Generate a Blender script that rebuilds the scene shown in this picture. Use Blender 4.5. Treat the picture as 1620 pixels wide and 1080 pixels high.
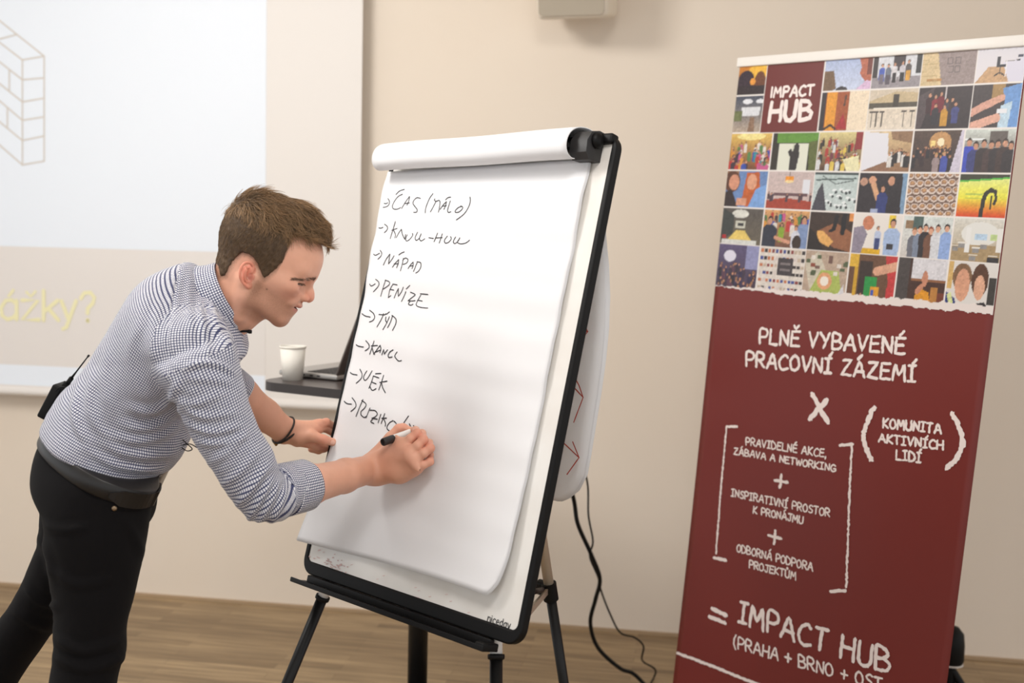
import bpy, math, random
import numpy as np
from mathutils import Vector, Matrix
random.seed(7); rng = np.random.default_rng(11)
for o in list(bpy.data.objects): bpy.data.objects.remove(o)
S = bpy.context.scene
# ------------------------------------------------------------------ camera
CH = 1.53; FPX = 1800.0; PITCH = 0.0906; ROLL = 0.02405
_w = np.array([0, math.cos(PITCH), -math.sin(PITCH)]); _u = np.array([0, math.sin(PITCH), math.cos(PITCH)]); _x = np.array([1.0, 0, 0])
CR = _x*math.cos(ROLL)+_u*math.sin(ROLL); CU = _u*math.cos(ROLL)-_x*math.sin(ROLL); CW = _w
CAM = np.array([0, 0, CH])
cd = bpy.data.cameras.new('camera'); cam = bpy.data.objects.new('camera', cd); S.collection.objects.link(cam); S.camera = cam
cam.matrix_world = Matrix(((CR[0], CU[0], -CW[0], 0), (CR[1], CU[1], -CW[1], 0), (CR[2], CU[2], -CW[2], CH), (0, 0, 0, 1)))
cd.sensor_width = 36; cd.lens = FPX/1620*36; cd.clip_start = .05
cd.dof.use_dof = True; cd.dof.focus_distance = 2.44; cd.dof.aperture_fstop = 2.9
# ------------------------------------------------------------------ light and exposure
S.view_settings.view_transform = 'Standard'; S.view_settings.look = 'None'; S.view_settings.gamma = 1; S.view_settings.use_curve_mapping = False
S.view_settings.exposure = 0.0
wd = bpy.data.worlds.new('world'); S.world = wd; wd.use_nodes = True
wd.node_tree.nodes['Background'].inputs[0].default_value = (.96, .98, 1.0, 1); wd.node_tree.nodes['Background'].inputs[1].default_value = 1.12
def area(name, loc, target, sx, sy, power, col):
    l = bpy.data.lights.new(name, 'AREA'); l.shape = 'RECTANGLE'; l.size = sx; l.size_y = sy; l.energy = power; l.color = col
    o = bpy.data.objects.new(name, l); S.collection.objects.link(o); o.location = loc
    o.rotation_euler = (Vector(target)-Vector(loc)).to_track_quat('-Z', 'Y').to_euler(); return o
area('ceiling_lamp_left', (-2.3, 1.9, 2.95), (-.2, 3.6, 1.1), .6, .6, 15, (1, .985, .96))
area('added_wall_wash', (-1.5, 2.3, 3.0), (.1, 4.3, .95), .7, .7, 36, (1, .98, .95))  # added unseen wash light that brightens the back wall
area('ceiling_lamp_front', (.1, 1.0, 3.0), (-.2, 2.4, .9), .7, .7, 27, (1, .985, .965))
# ------------------------------------------------------------------ helpers
def ray(px, py): return CW + CR*((px-810)/FPX) - CU*((py-540)/FPX)
def at(px, py, d): return CAM + ray(px, py)*d
def on_plane(px, py, o, n):
    r = ray(px, py); t = np.dot(np.asarray(o)-CAM, n)/np.dot(r, n); return CAM + r*t
def floor_at(px, py): return on_plane(px, py, (0, 0, 0), np.array([0, 0, 1.]))
def unit(v): v = np.asarray(v, float); return v/np.linalg.norm(v)
def lin(c):
    c = np.asarray(c, float)/255.; return np.where(c <= .04045, c/12.92, ((c+.055)/1.055)**2.4)
def empty(name, loc, label=None, cat=None, group=None):
    o = bpy.data.objects.new(name, None); S.collection.objects.link(o); o.location = Vector([float(t) for t in loc]); o.empty_display_size = .05
    if label: o['label'] = label; o['category'] = cat
    if group: o['group'] = group
    return o
def wloc(o):
    v = np.array(o.location, float); return v if o.parent is None else v+wloc(o.parent)
def mesh(name, V, F, mat, parent=None, smooth=False, label=None, uv=None, col=None, mats=None, mi=None, kind=None, cat=None):
    V = np.asarray(V, float)
    if parent is not None: V = V - wloc(parent)
    me = bpy.data.meshes.new(name)
    if isinstance(F, np.ndarray):
        n = len(F); k = F.shape[1]
        me.vertices.add(len(V)); me.vertices.foreach_set('co', V.ravel().astype(np.float32))
        me.loops.add(n*k); me.loops.foreach_set('vertex_index', F.ravel().astype(np.int32))
        me.polygons.add(n); me.polygons.foreach_set('loop_start', np.arange(0, n*k, k, dtype=np.int32))
        me.update(calc_edges=True); me.validate()
    else:
        me.from_pydata([tuple(v) for v in V], [], [tuple(int(i) for i in f) for f in F]); me.update()
    if smooth: me.polygons.foreach_set('use_smooth', np.ones(len(me.polygons), dtype=bool))
    if mats:
        for m in mats: me.materials.append(m)
        me.polygons.foreach_set('material_index', np.asarray(mi, dtype=np.int32))
    elif mat: me.materials.append(mat)
    if uv is not None:
        l = me.uv_layers.new(name='UVMap'); l.data.foreach_set('uv', np.asarray(uv, np.float32).ravel())
    if col is not None:
        a = me.color_attributes.new('Col', 'FLOAT_COLOR', 'POINT')
        c = np.ones((len(V), 4), np.float32); c[:, :3] = col; a.data.foreach_set('color', c.ravel())
    o = bpy.data.objects.new(name, me); S.collection.objects.link(o)
    if parent is not None: o.parent = parent
    if label: o['label'] = label
    if kind: o['kind'] = kind
    if cat: o['category'] = cat
    return o
class B:
    """collects shapes into one mesh"""
    def __init__(s): s.V = []; s.F = []
    def add(s, V, F):
        n = len(s.V); s.V += [np.asarray(v, float) for v in V]; s.F += [tuple(i+n for i in f) for f in F]; return s
    def box(s, c, x, y, z, hx, hy, hz, bev=0.0):
        c = np.asarray(c, float); x, y, z = unit(x), unit(y), unit(z)
        if bev <= 0:
            V = [c+x*hx*i+y*hy*j+z*hz*k for k in (-1, 1) for j in (-1, 1) for i in (-1, 1)]
            return s.add(V, [(0, 2, 3, 1), (4, 5, 7, 6), (0, 1, 5, 4), (2, 6, 7, 3), (0, 4, 6, 2), (1, 3, 7, 5)])
        b = min(bev, hx*.99, hy*.99, hz*.99); bm_ = []; 
        import bmesh
        bm = bmesh.new(); bmesh.ops.create_cube(bm, size=2)
        for v in bm.verts: v.co = Vector((v.co.x*hx, v.co.y*hy, v.co.z*hz))
        bmesh.ops.bevel(bm, geom=bm.edges[:], offset=b, segments=3, profile=.5, affect='EDGES')
        bm.verts.index_update()
        V = [c+x*v.co.x+y*v.co.y+z*v.co.z for v in bm.verts]; F = [tuple(v.index for v in f.verts) for f in bm.faces]; bm.free()
        return s.add(V, F)
    def tube(s, pts, r, n=12, cap=True):
        pts = [np.asarray(p, float) for p in pts]; m = len(pts)
        rr = [r]*m if np.isscalar(r) else list(r); V = []; F = []
        t0 = unit(pts[1]-pts[0]); a = np.cross(t0, [0, 0, 1.]); a = np.cross(t0, [1., 0, 0]) if np.linalg.norm(a) < 1e-3 else a; a = unit(a)
        for i in range(m):
            t = unit(pts[min(i+1, m-1)]-pts[max(i-1, 0)]); a = unit(a-t*np.dot(a, t)); b = np.cross(t, a)
            for k in range(n):
                th = 2*math.pi*k/n; V.append(pts[i]+(a*math.cos(th)+b*math.sin(th))*rr[i])
        for i in range(m-1):
            for k in range(n): F.append((i*n+k, i*n+(k+1) % n, (i+1)*n+(k+1) % n, (i+1)*n+k))
        if cap: F.append(tuple(range(n-1, -1, -1))); F.append(tuple(range((m-1)*n, m*n)))
        return s.add(V, F)
    def lathe(s, base, axis, prof, n=40):
        base = np.asarray(base, float); t = unit(axis); a = np.cross(t, [0, 1., .1]); a = unit(a); b = np.cross(t, a); V = []; F = []
        for (r, h) in prof:
            for k in range(n):
                th = 2*math.pi*k/n; V.append(base+t*h+(a*math.cos(th)+b*math.sin(th))*r)
        for i in range(len(prof)-1):
            for k in range(n): F.append((i*n+k, i*n+(k+1) % n, (i+1)*n+(k+1) % n, (i+1)*n+k))
        if prof[0][0] > 1e-6: F.append(tuple(range(n-1, -1, -1)))
        if prof[-1][0] > 1e-6: F.append(tuple(range((len(prof)-1)*n, len(prof)*n)))
        return s.add(V, F)
    def prism(s, pts2, o, x, y, n, h0, h1):
        o = np.asarray(o, float); k = len(pts2); V = [o+x*p[0]+y*p[1]+n*h0 for p in pts2]+[o+x*p[0]+y*p[1]+n*h1 for p in pts2]
        F = [tuple(range(k-1, -1, -1)), tuple(range(k, 2*k))]+[(i, (i+1) % k, k+(i+1) % k, k+i) for i in range(k)]
        return s.add(V, F)
    def build(s, name, mat, parent=None, smooth=False, **k): return mesh(name, s.V, s.F, mat, parent, smooth, **k)
def autosmooth(o, ang=40):
    me = o.data; me.polygons.foreach_set('use_smooth', np.ones(len(me.polygons), dtype=bool)); me.set_sharp_from_angle(angle=math.radians(ang)); return o
def spline(P, n=8):
    P = [np.asarray(p, float) for p in P]; out = []
    for i in range(len(P)-1):
        a = P[max(i-1, 0)]; b = P[i]; c = P[i+1]; d = P[min(i+2, len(P)-1)]
        for k in range(n):
            t = k/n; out.append(.5*((2*b)+(c-a)*t+(2*a-5*b+4*c-d)*t*t+(3*b-a-3*c+d)*t**3))
    out.append(P[-1]); return out
def rrect(hw, hh, r, n=8):
    out = []
    for cx, cy, a0 in ((hw-r, hh-r, 0), (-hw+r, hh-r, 90), (-hw+r, -hh+r, 180), (hw-r, -hh+r, 270)):
        for k in range(n+1):
            a = math.radians(a0+90*k/n); out.append((cx+r*math.cos(a), cy+r*math.sin(a)))
    return out
# ------------------------------------------------------------------ materials
def mat(name, col, rough=.5, metal=0.0, spec=.5, emit=None, estr=0, coat=0):
    m = bpy.data.materials.new(name); m.use_nodes = True; b = m.node_tree.nodes['Principled BSDF']
    b.inputs['Base Color'].default_value = (*lin(col), 1); b.inputs['Roughness'].default_value = rough; b.inputs['Metallic'].default_value = metal
    b.inputs['Specular IOR Level'].default_value = spec
    if coat: b.inputs['Coat Weight'].default_value = coat
    if emit is not None: b.inputs['Emission Color'].default_value = (*lin(emit), 1); b.inputs['Emission Strength'].default_value = estr
    return m
def nodes(m): return m.node_tree.nodes, m.node_tree.links, m.node_tree.nodes['Principled BSDF']
def add_bump(m, scale, strength, dist=.002, detail=4, vec=None):
    N, L, b = nodes(m); t = N.new('ShaderNodeTexCoord'); n = N.new('ShaderNodeTexNoise'); n.inputs['Scale'].default_value = scale; n.inputs['Detail'].default_value = detail
    L.new(t.outputs['Object'], n.inputs['Vector']); p = N.new('ShaderNodeBump'); p.inputs['Strength'].default_value = strength; p.inputs['Distance'].default_value = dist
    L.new(n.outputs['Fac'], p.inputs['Height']); L.new(p.outputs['Normal'], b.inputs['Normal']); return m
def vary(m, c1, c2, scale, detail=3, lo=.35, hi=.65):
    N, L, b = nodes(m); t = N.new('ShaderNodeTexCoord'); n = N.new('ShaderNodeTexNoise'); n.inputs['Scale'].default_value = scale; n.inputs['Detail'].default_value = detail
    L.new(t.outputs['Object'], n.inputs['Vector']); r = N.new('ShaderNodeValToRGB'); r.color_ramp.elements[0].position = lo; r.color_ramp.elements[1].position = hi
    r.color_ramp.elements[0].color = (*lin(c1), 1); r.color_ramp.elements[1].color = (*lin(c2), 1)
    L.new(n.outputs['Fac'], r.inputs['Fac']); L.new(r.outputs['Color'], b.inputs['Base Color']); return m
def vcol(name, rough=.5, spec=.5):
    m = mat(name, (255, 255, 255), rough, spec=spec); N, L, b = nodes(m); a = N.new('ShaderNodeVertexColor'); a.layer_name = 'Col'; L.new(a.outputs['Color'], b.inputs['Base Color']); return m
M_wall = add_bump(vary(mat('wall_paint', (226, 213, 196), .85), (233, 219, 202), (235, 222, 206), 1.2), 60, .04)
M_ceil = mat('ceiling_paint', (235, 230, 222), .9)
M_black = add_bump(mat('black_plastic', (17, 16, 16), .5, spec=.2), 700, .08, .0004)
M_dark = mat('dark_plastic', (38, 36, 36), .5)
M_tube = mat('black_tube', (17, 16, 16), .42, spec=.35)
M_steel = mat('painted_steel', (232, 226, 220), .35)
M_alu = mat('satin_aluminium', (205, 190, 170), .38, .7)
M_paper = add_bump(mat('paper', (233, 232, 233), .75), 9, .10, .01, 2)
M_ink = mat('black_ink', (26, 26, 32), .5)
M_red = mat('red_ink', (176, 62, 48), .6)
# ------------------------------------------------------------------ setting
WY = -.1527; WD = np.array([math.cos(WY), math.sin(WY), 0]); WN = np.array([math.sin(WY), -math.cos(WY), 0]); WO = np.array([0, 4.422, 0]); UP = np.array([0, 0, 1.])
def struct(o): o['kind'] = 'structure'; return o
CEIL = 3.1
struct(B().box(WO-WN*.1+WD*.5+UP*CEIL/2, WD, WN, UP, 5, .1, CEIL/2).build('wall_back', M_wall))
M_floor = mat('oak_floor', (168, 138, 98), .45)
N, L, b = nodes(M_floor)
tc = N.new('ShaderNodeTexCoord'); mp = N.new('ShaderNodeMapping'); mp.inputs['Rotation'].default_value = (0, 0, -WY+.02); L.new(tc.outputs['Object'], mp.inputs['Vector'])
br = N.new('ShaderNodeTexBrick'); br.inputs['Scale'].default_value = 1; br.inputs['Brick Width'].default_value = .62; br.inputs['Row Height'].default_value = .045
br.inputs['Mortar Size'].default_value = .0012; br.inputs['Mortar Smooth'].default_value = .6; br.inputs['Color1'].default_value = (*lin((180, 155, 120)), 1); br.inputs['Color2'].default_value = (*lin((146, 123, 93)), 1); br.inputs['Mortar'].default_value = (*lin((132, 110, 84)), 1); br.offset = .37
L.new(mp.outputs['Vector'], br.inputs['Vector'])
m2 = N.new('ShaderNodeMapping'); m2.inputs['Scale'].default_value = (1.6, 26, 1); L.new(mp.outputs['Vector'], m2.inputs['Vector'])
nz = N.new('ShaderNodeTexNoise'); nz.inputs['Scale'].default_value = 2.2; nz.inputs['Detail'].default_value = 6; L.new(m2.outputs['Vector'], nz.inputs['Vector'])
rp = N.new('ShaderNodeValToRGB'); rp.color_ramp.elements[0].position = .32; rp.color_ramp.elements[1].position = .7; rp.color_ramp.elements[0].color = (.5, .47, .44, 1); rp.color_ramp.elements[1].color = (1.12, 1.1, 1.06, 1)
L.new(nz.outputs['Fac'], rp.inputs['Fac']); mx = N.new('ShaderNodeMix'); mx.data_type = 'RGBA'; mx.blend_type = 'MULTIPLY'; mx.inputs['Factor'].default_value = .8
L.new(br.outputs['Color'], mx.inputs['A']); L.new(rp.outputs['Color'], mx.inputs['B']); L.new(mx.outputs['Result'], b.inputs['Base Color'])
struct(B().box((0, 1.3, -.05), (1, 0, 0), (0, 1, 0), UP, 5, 4.2, .05).build('floor', M_floor))
struct(B().box((0, 1.3, CEIL+.05), (1, 0, 0), (0, 1, 0), UP, 5, 4.2, .05).build('ceiling', M_ceil))
M_trim = mat('skirting_bead', (176, 150, 118), .5)
struct(B().box(WO+WN*.006+WD*.5+UP*.006, WD, WN, UP, 5, .006, .006).build('baseboard_back', M_trim))
# ------------------------------------------------------------------ projection screen
SO = WO+WN*.075
def sp(px, py, off=0.): return on_plane(px, py, SO+WN*off, WN)
def swd(p): q = p-SO; return np.dot(q, WD), q[2]
M_screen = mat('screen_fabric', (235, 229, 223), .8)
M_slide = mat('projected_light', (231, 233, 235), .8, emit=(186, 218, 255), estr=.135)
M_sltext = mat('projected_yellow', (238, 232, 190), .8, emit=(255, 244, 140), estr=.05)
M_slline = mat('projected_line', (214, 206, 196), .8)
M_slband = mat('projected_band', (234, 228, 223), .8)
ur, zb = swd(sp(570.5, 300))[0], swd(sp(300, 630))[1]
ul, zt = ur-2.75, 2.9
scr = empty('projection_screen', SO+WD*(ul+ur)/2+UP*zb, 'white pull-down projection screen on the wall showing a slide, behind the bending man', 'projection screen')
B().box(SO+WD*(ul+ur)/2+UP*(zb+zt)/2-WN*.001, WD, WN, UP, (ur-ul)/2, .001, (zt-zb)/2).build('screen_fabric', M_screen, scr)
B().tube([SO+WD*(ul-.02)+UP*(zb-.004), SO+WD*(ur+.02)+UP*(zb-.004)], .017, 16).build('bottom_bar', M_steel, scr)
B().box(SO+WD*(ul+ur)/2+UP*(zt+.05)-WN*.02, WD, WN, UP, (ur-ul)/2+.06, .05, .05, .01).build('roller_case', M_steel, scr)
us = swd(sp(421, 200))[0]; z1 = swd(sp(300, 397))[1]; z2 = swd(sp(300, 589))[1]; uL = ur-2.6
sl = B().box(SO+WD*(uL+us)/2+UP*(z1+2.75)/2+WN*.001, WD, WN, UP, (us-uL)/2, .0006, (2.75-z1)/2)
sl.box(SO+WD*(uL+us)/2+UP*(z2+zb+.022)/2+WN*.001, WD, WN, UP, (us-uL)/2, .0006, (z2-zb-.022)/2)
slide = sl.build('projected_slide', M_slide, scr, label='bright bluish white slide with a pale band')
B().box(SO+WD*(uL+us)/2+UP*(z1+z2)/2+WN*.0008, WD, WN, UP, (us-uL)/2, .0004, (z1-z2)/2).build('slide_band', M_slband, scr)
RIB = 0
def ribbon(bd, P, w, nrm, jit=0., discs=True, h=.0004):
    """flat brush stroke along world points P, width w, lying on a surface with normal nrm"""
    global RIB
    RIB = (RIB+1) % 24; P = [np.asarray(p, float)+nrm*(h+RIB*1.6e-5) for p in P]
    if len(P) < 2: return
    n = len(P); Lp = []; Rp = []
    for i in range(n):
        t = P[min(i+1, n-1)]-P[max(i-1, 0)]; t = t/(np.linalg.norm(t)+1e-12); s_ = np.cross(nrm, t)
        a = w/2*(1+jit*random.uniform(-1, 1)); c = w/2*(1+jit*random.uniform(-1, 1)); Lp.append(P[i]+s_*a); Rp.append(P[i]-s_*c)
    V = Lp+Rp; bd.add(V, [(i+n, i+1+n, i+1, i) for i in range(n-1)])
    if discs:
        a1 = unit(np.cross(nrm, [.3, .5, .8])); a2 = np.cross(nrm, a1)
        for p in (P[0]+nrm*8e-6, P[-1]+nrm*8e-6):
            bd.add([p+(a1*math.cos(k*math.pi/4)+a2*math.sin(k*math.pi/4))*w/2*(1+jit*random.uniform(-1, .4)) for k in range(8)], [tuple(range(8))])
def dens(P, step):
    out = []
    for a, c in zip(P[:-1], P[1:]):
        a = np.asarray(a, float); c = np.asarray(c, float); n = max(1, int(np.linalg.norm(c-a)/step))
        out += [a+(c-a)*k/n for k in range(n)]
    return out+[np.asarray(P[-1], float)]
bl = B(); k = .5926
for seg in [[(60,160),(60,440)],[(118,150),(118,430)],[(60,160),(118,150)],[(60,213),(118,208)],[(60,272),(118,262)],[(60,321),(118,312)],[(60,375),(118,363)],[(60,440),(118,430)],
            [(118,150),(45,92),(-30,32)],[(45,92),(0,104),(-40,114)],[(60,160),(0,114),(-40,84)],[(60,213),(0,166),(-40,135)],[(60,272),(0,224),(-40,192)],[(60,321),(0,270),(-40,236)],[(60,375),(0,326),(-40,292)],[(60,440),(0,388),(-40,352)],
            [(25,186),(25,243)],[(20,287),(20,338)]]:
    ribbon(bl, [sp(x*k, y*k, .0022) for x, y in seg], .006, WN)
bl.build('brick_drawing', M_slline, slide)
LOW = {'a': ([[(.9,.95),(.9,0)],[(.9,.8),(.6,1),(.25,.95),(0,.6),(.05,.2),(.35,0),(.7,.08),(.9,.3)]], .8), 'z': ([[(0,1),(.9,1),(0,0),(.95,0)]], .72), 'k': ([[(0,0),(0,1.5)],[(.85,1),(.05,.45)],[(.3,.6),(.9,0)]], .75),
       'y': ([[(0,1),(.45,.05)],[(.9,1),(.3,-.35),(.1,-.42)]], .75), '?': ([[(0,1.15),(.2,1.42),(.6,1.45),(.85,1.2),(.75,.9),(.45,.65),(.42,.4)],[(.42,.05),(.44,.0)]], .7)}
ty = B()
for ch, x0, x1 in (('a',2,29),('z',35,63),('k',69,95),('y',97,123),('?',128,153)):
    for st in LOW[ch][0]: ribbon(ty, [sp(x0+(x1-x0)*p[0], 505+x0*.02-31*p[1], .0022) for p in st], .0165, WN)
ribbon(ty, [sp(14, 468, .0022), sp(21, 459, .0022)], .012, WN); ribbon(ty, [sp(42, 462, .0022), sp(49, 469, .0022), sp(56, 461, .0022)], .011, WN)
ty.build('slide_text', M_sltext, slide)
# ------------------------------------------------------------------ wall speaker
M_spk = mat('speaker_white', (226, 214, 196), .55); M_grille = add_bump(mat('speaker_grille', (172, 160, 142), .7), 900, .5, .001)
D_s = on_plane(910, 20, WO, WN); ds = np.dot(D_s-CAM, CW)-.26
fy = unit(WN*.93-WD*.12-UP*.18); fx = unit(np.cross(fy, UP)*-1); fx = fx if fx[0] > 0 else -fx; fz = np.cross(fx, fy); fz = fz if fz[2] > 0 else -fz
cb = at(904, 30, ds); hw, hh = .131, .19; sc = cb+fz*hh
spk = empty('wall_speaker', WO+WD*np.dot(sc-WO, WD)+UP*sc[2], 'white loudspeaker with grey grille mounted high on the wall above the flip chart', 'speaker')
autosmooth(B().box(sc-fy*.10, fx, fy, fz, hw, .10, hh, .022).build('cabinet', M_spk, spk))
autosmooth(B().prism(rrect(hw-.012, hh-.012, .016), sc, fx, fz, fy, -.002, .004).build('grille', M_grille, spk))
bk = sc-fy*.2; wp = WO+WD*np.dot(bk-WO, WD)+UP*bk[2]
bb = B().tube([bk+fy*.02, (bk+wp)/2-UP*.01, wp], .02, 14); bb.box(wp+WN*.006, WD, WN, UP, .05, .006, .07, .004); bb.build('wall_bracket', M_spk, spk)
# ------------------------------------------------------------------ bar table, cup, laptop
TZ = 1.10
M_tab = mat('table_laminate', (70, 62, 60), .32); M_tabe = mat('table_edge', (52, 46, 45), .45)
def tp(px, py, z=TZ): return on_plane(px, py, (0, 0, z), UP)
pl = tp(404, 602); pr_ = tp(545, 617); ex = unit((pr_-pl)*np.array([1, 1, 0])); ey = np.cross(UP, ex)
pole = on_plane(661, 1030, pl+ex*.42+ey*.33, unit(np.array([.12, -1, 0]))); pole[2] = 0
wid = max(.33, np.dot(pole-pl, ex)); dep = .33
tb = empty('bar_table', pole, 'tall dark grey standing table on a black pole behind the flip chart', 'table')
tcn = pl+ex*wid+ey*dep; tcn[2] = TZ
o = B().prism(rrect(wid, dep, .07), tcn, ex, ey, UP, -.026, 0).build('tabletop', M_tab, tb); o.data.materials.append(M_tabe)
for p in o.data.polygons:
    if abs(p.normal.z) < .5: p.material_index = 1
pole = np.array([tcn[0], tcn[1], 0]) if abs(np.dot(tcn-pole, ey)) > .5 else pole
B().tube([pole+UP*.015, pole+UP*(TZ-.026)], .03, 24).build('pole', M_tube, tb, True)
B().lathe(pole, UP, [(.001, 0), (.23, 0), (.23, .008), (.19, .016), (.03, .022), (.001, .022)]).build('base_plate', M_tube, tb, True)
M_cup = mat('paper_cup', (240, 235, 225), .6)
cp = tp(463, 600.3); cup = empty('paper_cup', cp, 'white paper coffee cup standing on the edge of the dark table', 'cup')
kr = np.linalg.norm(tp(484, 600)-tp(442, 600))/2
B().lathe(cp, UP, [(.001, .004), (kr*.72, .004), (kr*.73, 0), (kr*.76, .0), (kr*.97, kr*2.5), (kr*.93, kr*2.5), (kr*.71, .008), (.001, .008)], 48).build('cup_body', M_cup, cup, True)
B().lathe(cp+UP*kr*2.5, UP, [(kr*.95, -.003), (kr*1.02, -.001), (kr*1.035, .0015), (kr*1.0, .004), (kr*.95, .003), (kr*.95, -.003)], 48).build('rim', M_cup, cup, True)
M_lap = mat('laptop_aluminium', (176, 172, 168), .35, .6); M_key = mat('laptop_keys', (52, 50, 50), .6); M_lid = mat('laptop_lid', (110, 100, 95), .4, .4)
la = tp(441, 594); lb = tp(533, 603.5); lx = unit((lb-la)*np.array([1, 1, 0])); lyv = np.cross(UP, lx); LW, LD = .30, float(np.linalg.norm(lb-la))
# side edge faces the camera: depth of the laptop runs to the right, hinge at the right end
lap = empty('laptop', la+lx*LD/2+lyv*LW/2, 'open silver laptop with dark keys on the table beside the paper cup', 'laptop')
lc = la+lx*LD/2+lyv*LW/2+UP*.0105; 
lbs = autosmooth(B().box(lc, lx, lyv, UP, LD/2, LW/2, .0075, .004).build('base', M_lap, lap))
kb = B()
for i in range(6):
    for j in range(14): kb.box(lc+UP*.0082+lx*(-.005+i*.018)+lyv*(-.125+j*.0192), lx, lyv, UP, .0076, .0082, .0012)
kb.build('keyboard', M_key, lbs)
pt = B()
for q, w_ in ((.085, .016), (.125, .006), (.152, .006)): pt.box(lc+lx*(-LD/2+q)-lyv*(LW/2+.0001), lx, lyv, UP, w_, .0006, .0022)
pt.build('port', M_dark, lbs)
B().box(lc-UP*.0092, lx, lyv, UP, LD/2-.02, LW/2-.02, .0013).build('rubber_foot', M_dark, lbs)
hx = lc+lx*(LD/2-.004)+UP*.007; ld = unit(lx*.40+UP*.93)
lid = autosmooth(B().box(hx+ld*.115, ld, lyv, np.cross(ld, lyv), .115, LW/2, .0035, .003).build('lid', M_lid, lap))
# ------------------------------------------------------------------ cables and the black stand by the wall
def cable(name, pts, d0, d1, r, label, m, dy=0.):
    n = len(pts); P = [tcn+ex*(wid*.6)+ey*dy+UP*(r+.001), tcn+ex*(wid-.02)+ey*dy+UP*(r+.001), tcn+ex*(wid+.018)+ey*dy-UP*.02, tcn+ex*(wid+.03)+ey*dy-UP*.12]
    for i, (x, y) in enumerate(pts):
        q = at(x, y, d0+(d1-d0)*i/(n-1))
        if q[2] < r+.001: q = on_plane(x, y, (0, 0, r+.001), UP)
        P.append(q)
    o = B().tube(spline(P, 8), r, 10).build(name, m, None, True, label=label, cat='cable'); return o
cable('power_cable', [(905, 780), (914, 828), (935, 876), (949, 915), (942, 948), (934, 985), (946, 1024), (980, 1056), (1003, 1066), (1030, 1092), (1080, 1130)], 3.55, 3.98, .0068, 'thick black cable hanging down behind the flip chart to the floor', M_black)
cable('thin_cable', [(926, 750), (931, 815), (938, 856), (933, 880), (946, 912), (951, 934), (964, 968), (981, 1000), (1004, 1008), (1018, 1022), (1016, 1044), (1036, 1058), (1034, 1072), (1022, 1092)], 3.62, 4.05, .0032, 'thin black cable twisting round the thick cable beside the flip chart', M_black, .05)
st = at(1504, 1040, 3.62); fl = np.array([st[0], st[1], 0])
stand = empty('floor_stand', fl, 'black floor stand near the wall, half hidden by the right edge of the banner', 'stand')
h0 = st[2]
autosmooth(B().lathe(fl+UP*(h0-.015), UP, [(.001, 0), (.036, 0), (.04, .01), (.04, .06), (.036, .095), (.02, .115), (.001, .12)], 28).build('hub', M_black, stand))
B().lathe(fl+UP*(h0-.02), UP, [(.001, 0), (.039, 0), (.039, .005), (.001, .005)], 28).build('ring', M_steel, stand)
for a in (-.55, 1.4, 3.4):
    dv = np.array([math.cos(a), math.sin(a), 0]); B().tube(spline([fl+UP*(h0-.03), fl+dv*.07+UP*(h0*.45), fl+dv*.11+UP*.03, fl+dv*.13+UP*.014], 5), .013, 10).build('leg', M_black, stand, True)
B().tube([fl+UP*.03, fl+UP*(h0-.016)], .018, 12).build('column', M_black, stand)
# ------------------------------------------------------------------ flip chart easel
def frame3(yaw, lean, roll):
    hd = np.array([math.cos(yaw), math.sin(yaw), 0]); nb = np.array([-math.sin(yaw), math.cos(yaw), 0]); up = nb*math.sin(lean)+UP*math.cos(lean)
    return hd*math.cos(roll)+up*math.sin(roll), up*math.cos(roll)-hd*math.sin(roll)
BC = np.array([-.1368, 2.432, 1.2465]); BH, BU = frame3(-.7763, .2669, .0147); BN = np.cross(BH, BU); BW2, BH2 = .35, .51
def bl_(u, v, w=0.): return BC+BH*u+BU*v+BN*w
def bp(px, py, off=0.): return on_plane(px, py, BC+BN*off, BN)
def buv(p): q = p-BC; return np.dot(q, BH), np.dot(q, BU), np.dot(q, BN)
M_wb = vary(mat('whiteboard', (236, 232, 226), .16, coat=.3), (228, 222, 214), (240, 237, 232), 5)
ez = empty('flipchart_easel', (BC[0], BC[1], 0), 'black framed whiteboard flip chart easel on tripod legs that the man writes on', 'flip chart')
fo = rrect(BW2, BH2, .035, 8); fi = [(x, y+.008) for x, y in rrect(BW2-.013, BH2-.021, .014, 8)]
n = len(fo); V = [bl_(x, y, 0) for x, y in fo]+[bl_(x, y, 0) for x, y in fi]+[bl_(x, y, -.02) for x, y in fo]+[bl_(x, y, -.02) for x, y in fi]; F = []
for i in range(n):
    j = (i+1) % n; F += [(i, j, n+j, n+i), (2*n+j, 2*n+i, 3*n+i, 3*n+j), (j, i, 2*n+i, 2*n+j), (n+i, n+j, 3*n+j, 3*n+i)]
o = autosmooth(mesh('board_frame', V, F, M_black, ez), 50); bv = o.modifiers.new('b', 'BEVEL'); bv.width = .003; bv.segments = 2; bv.limit_method = 'ANGLE'; bv.angle_limit = math.radians(50)
wb = B().prism([(x, y+.008) for x, y in rrect(BW2-.012, BH2-.020, .014, 8)], BC, BH, BU, BN, -.016, -.004).build('whiteboard', M_wb, ez)
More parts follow.
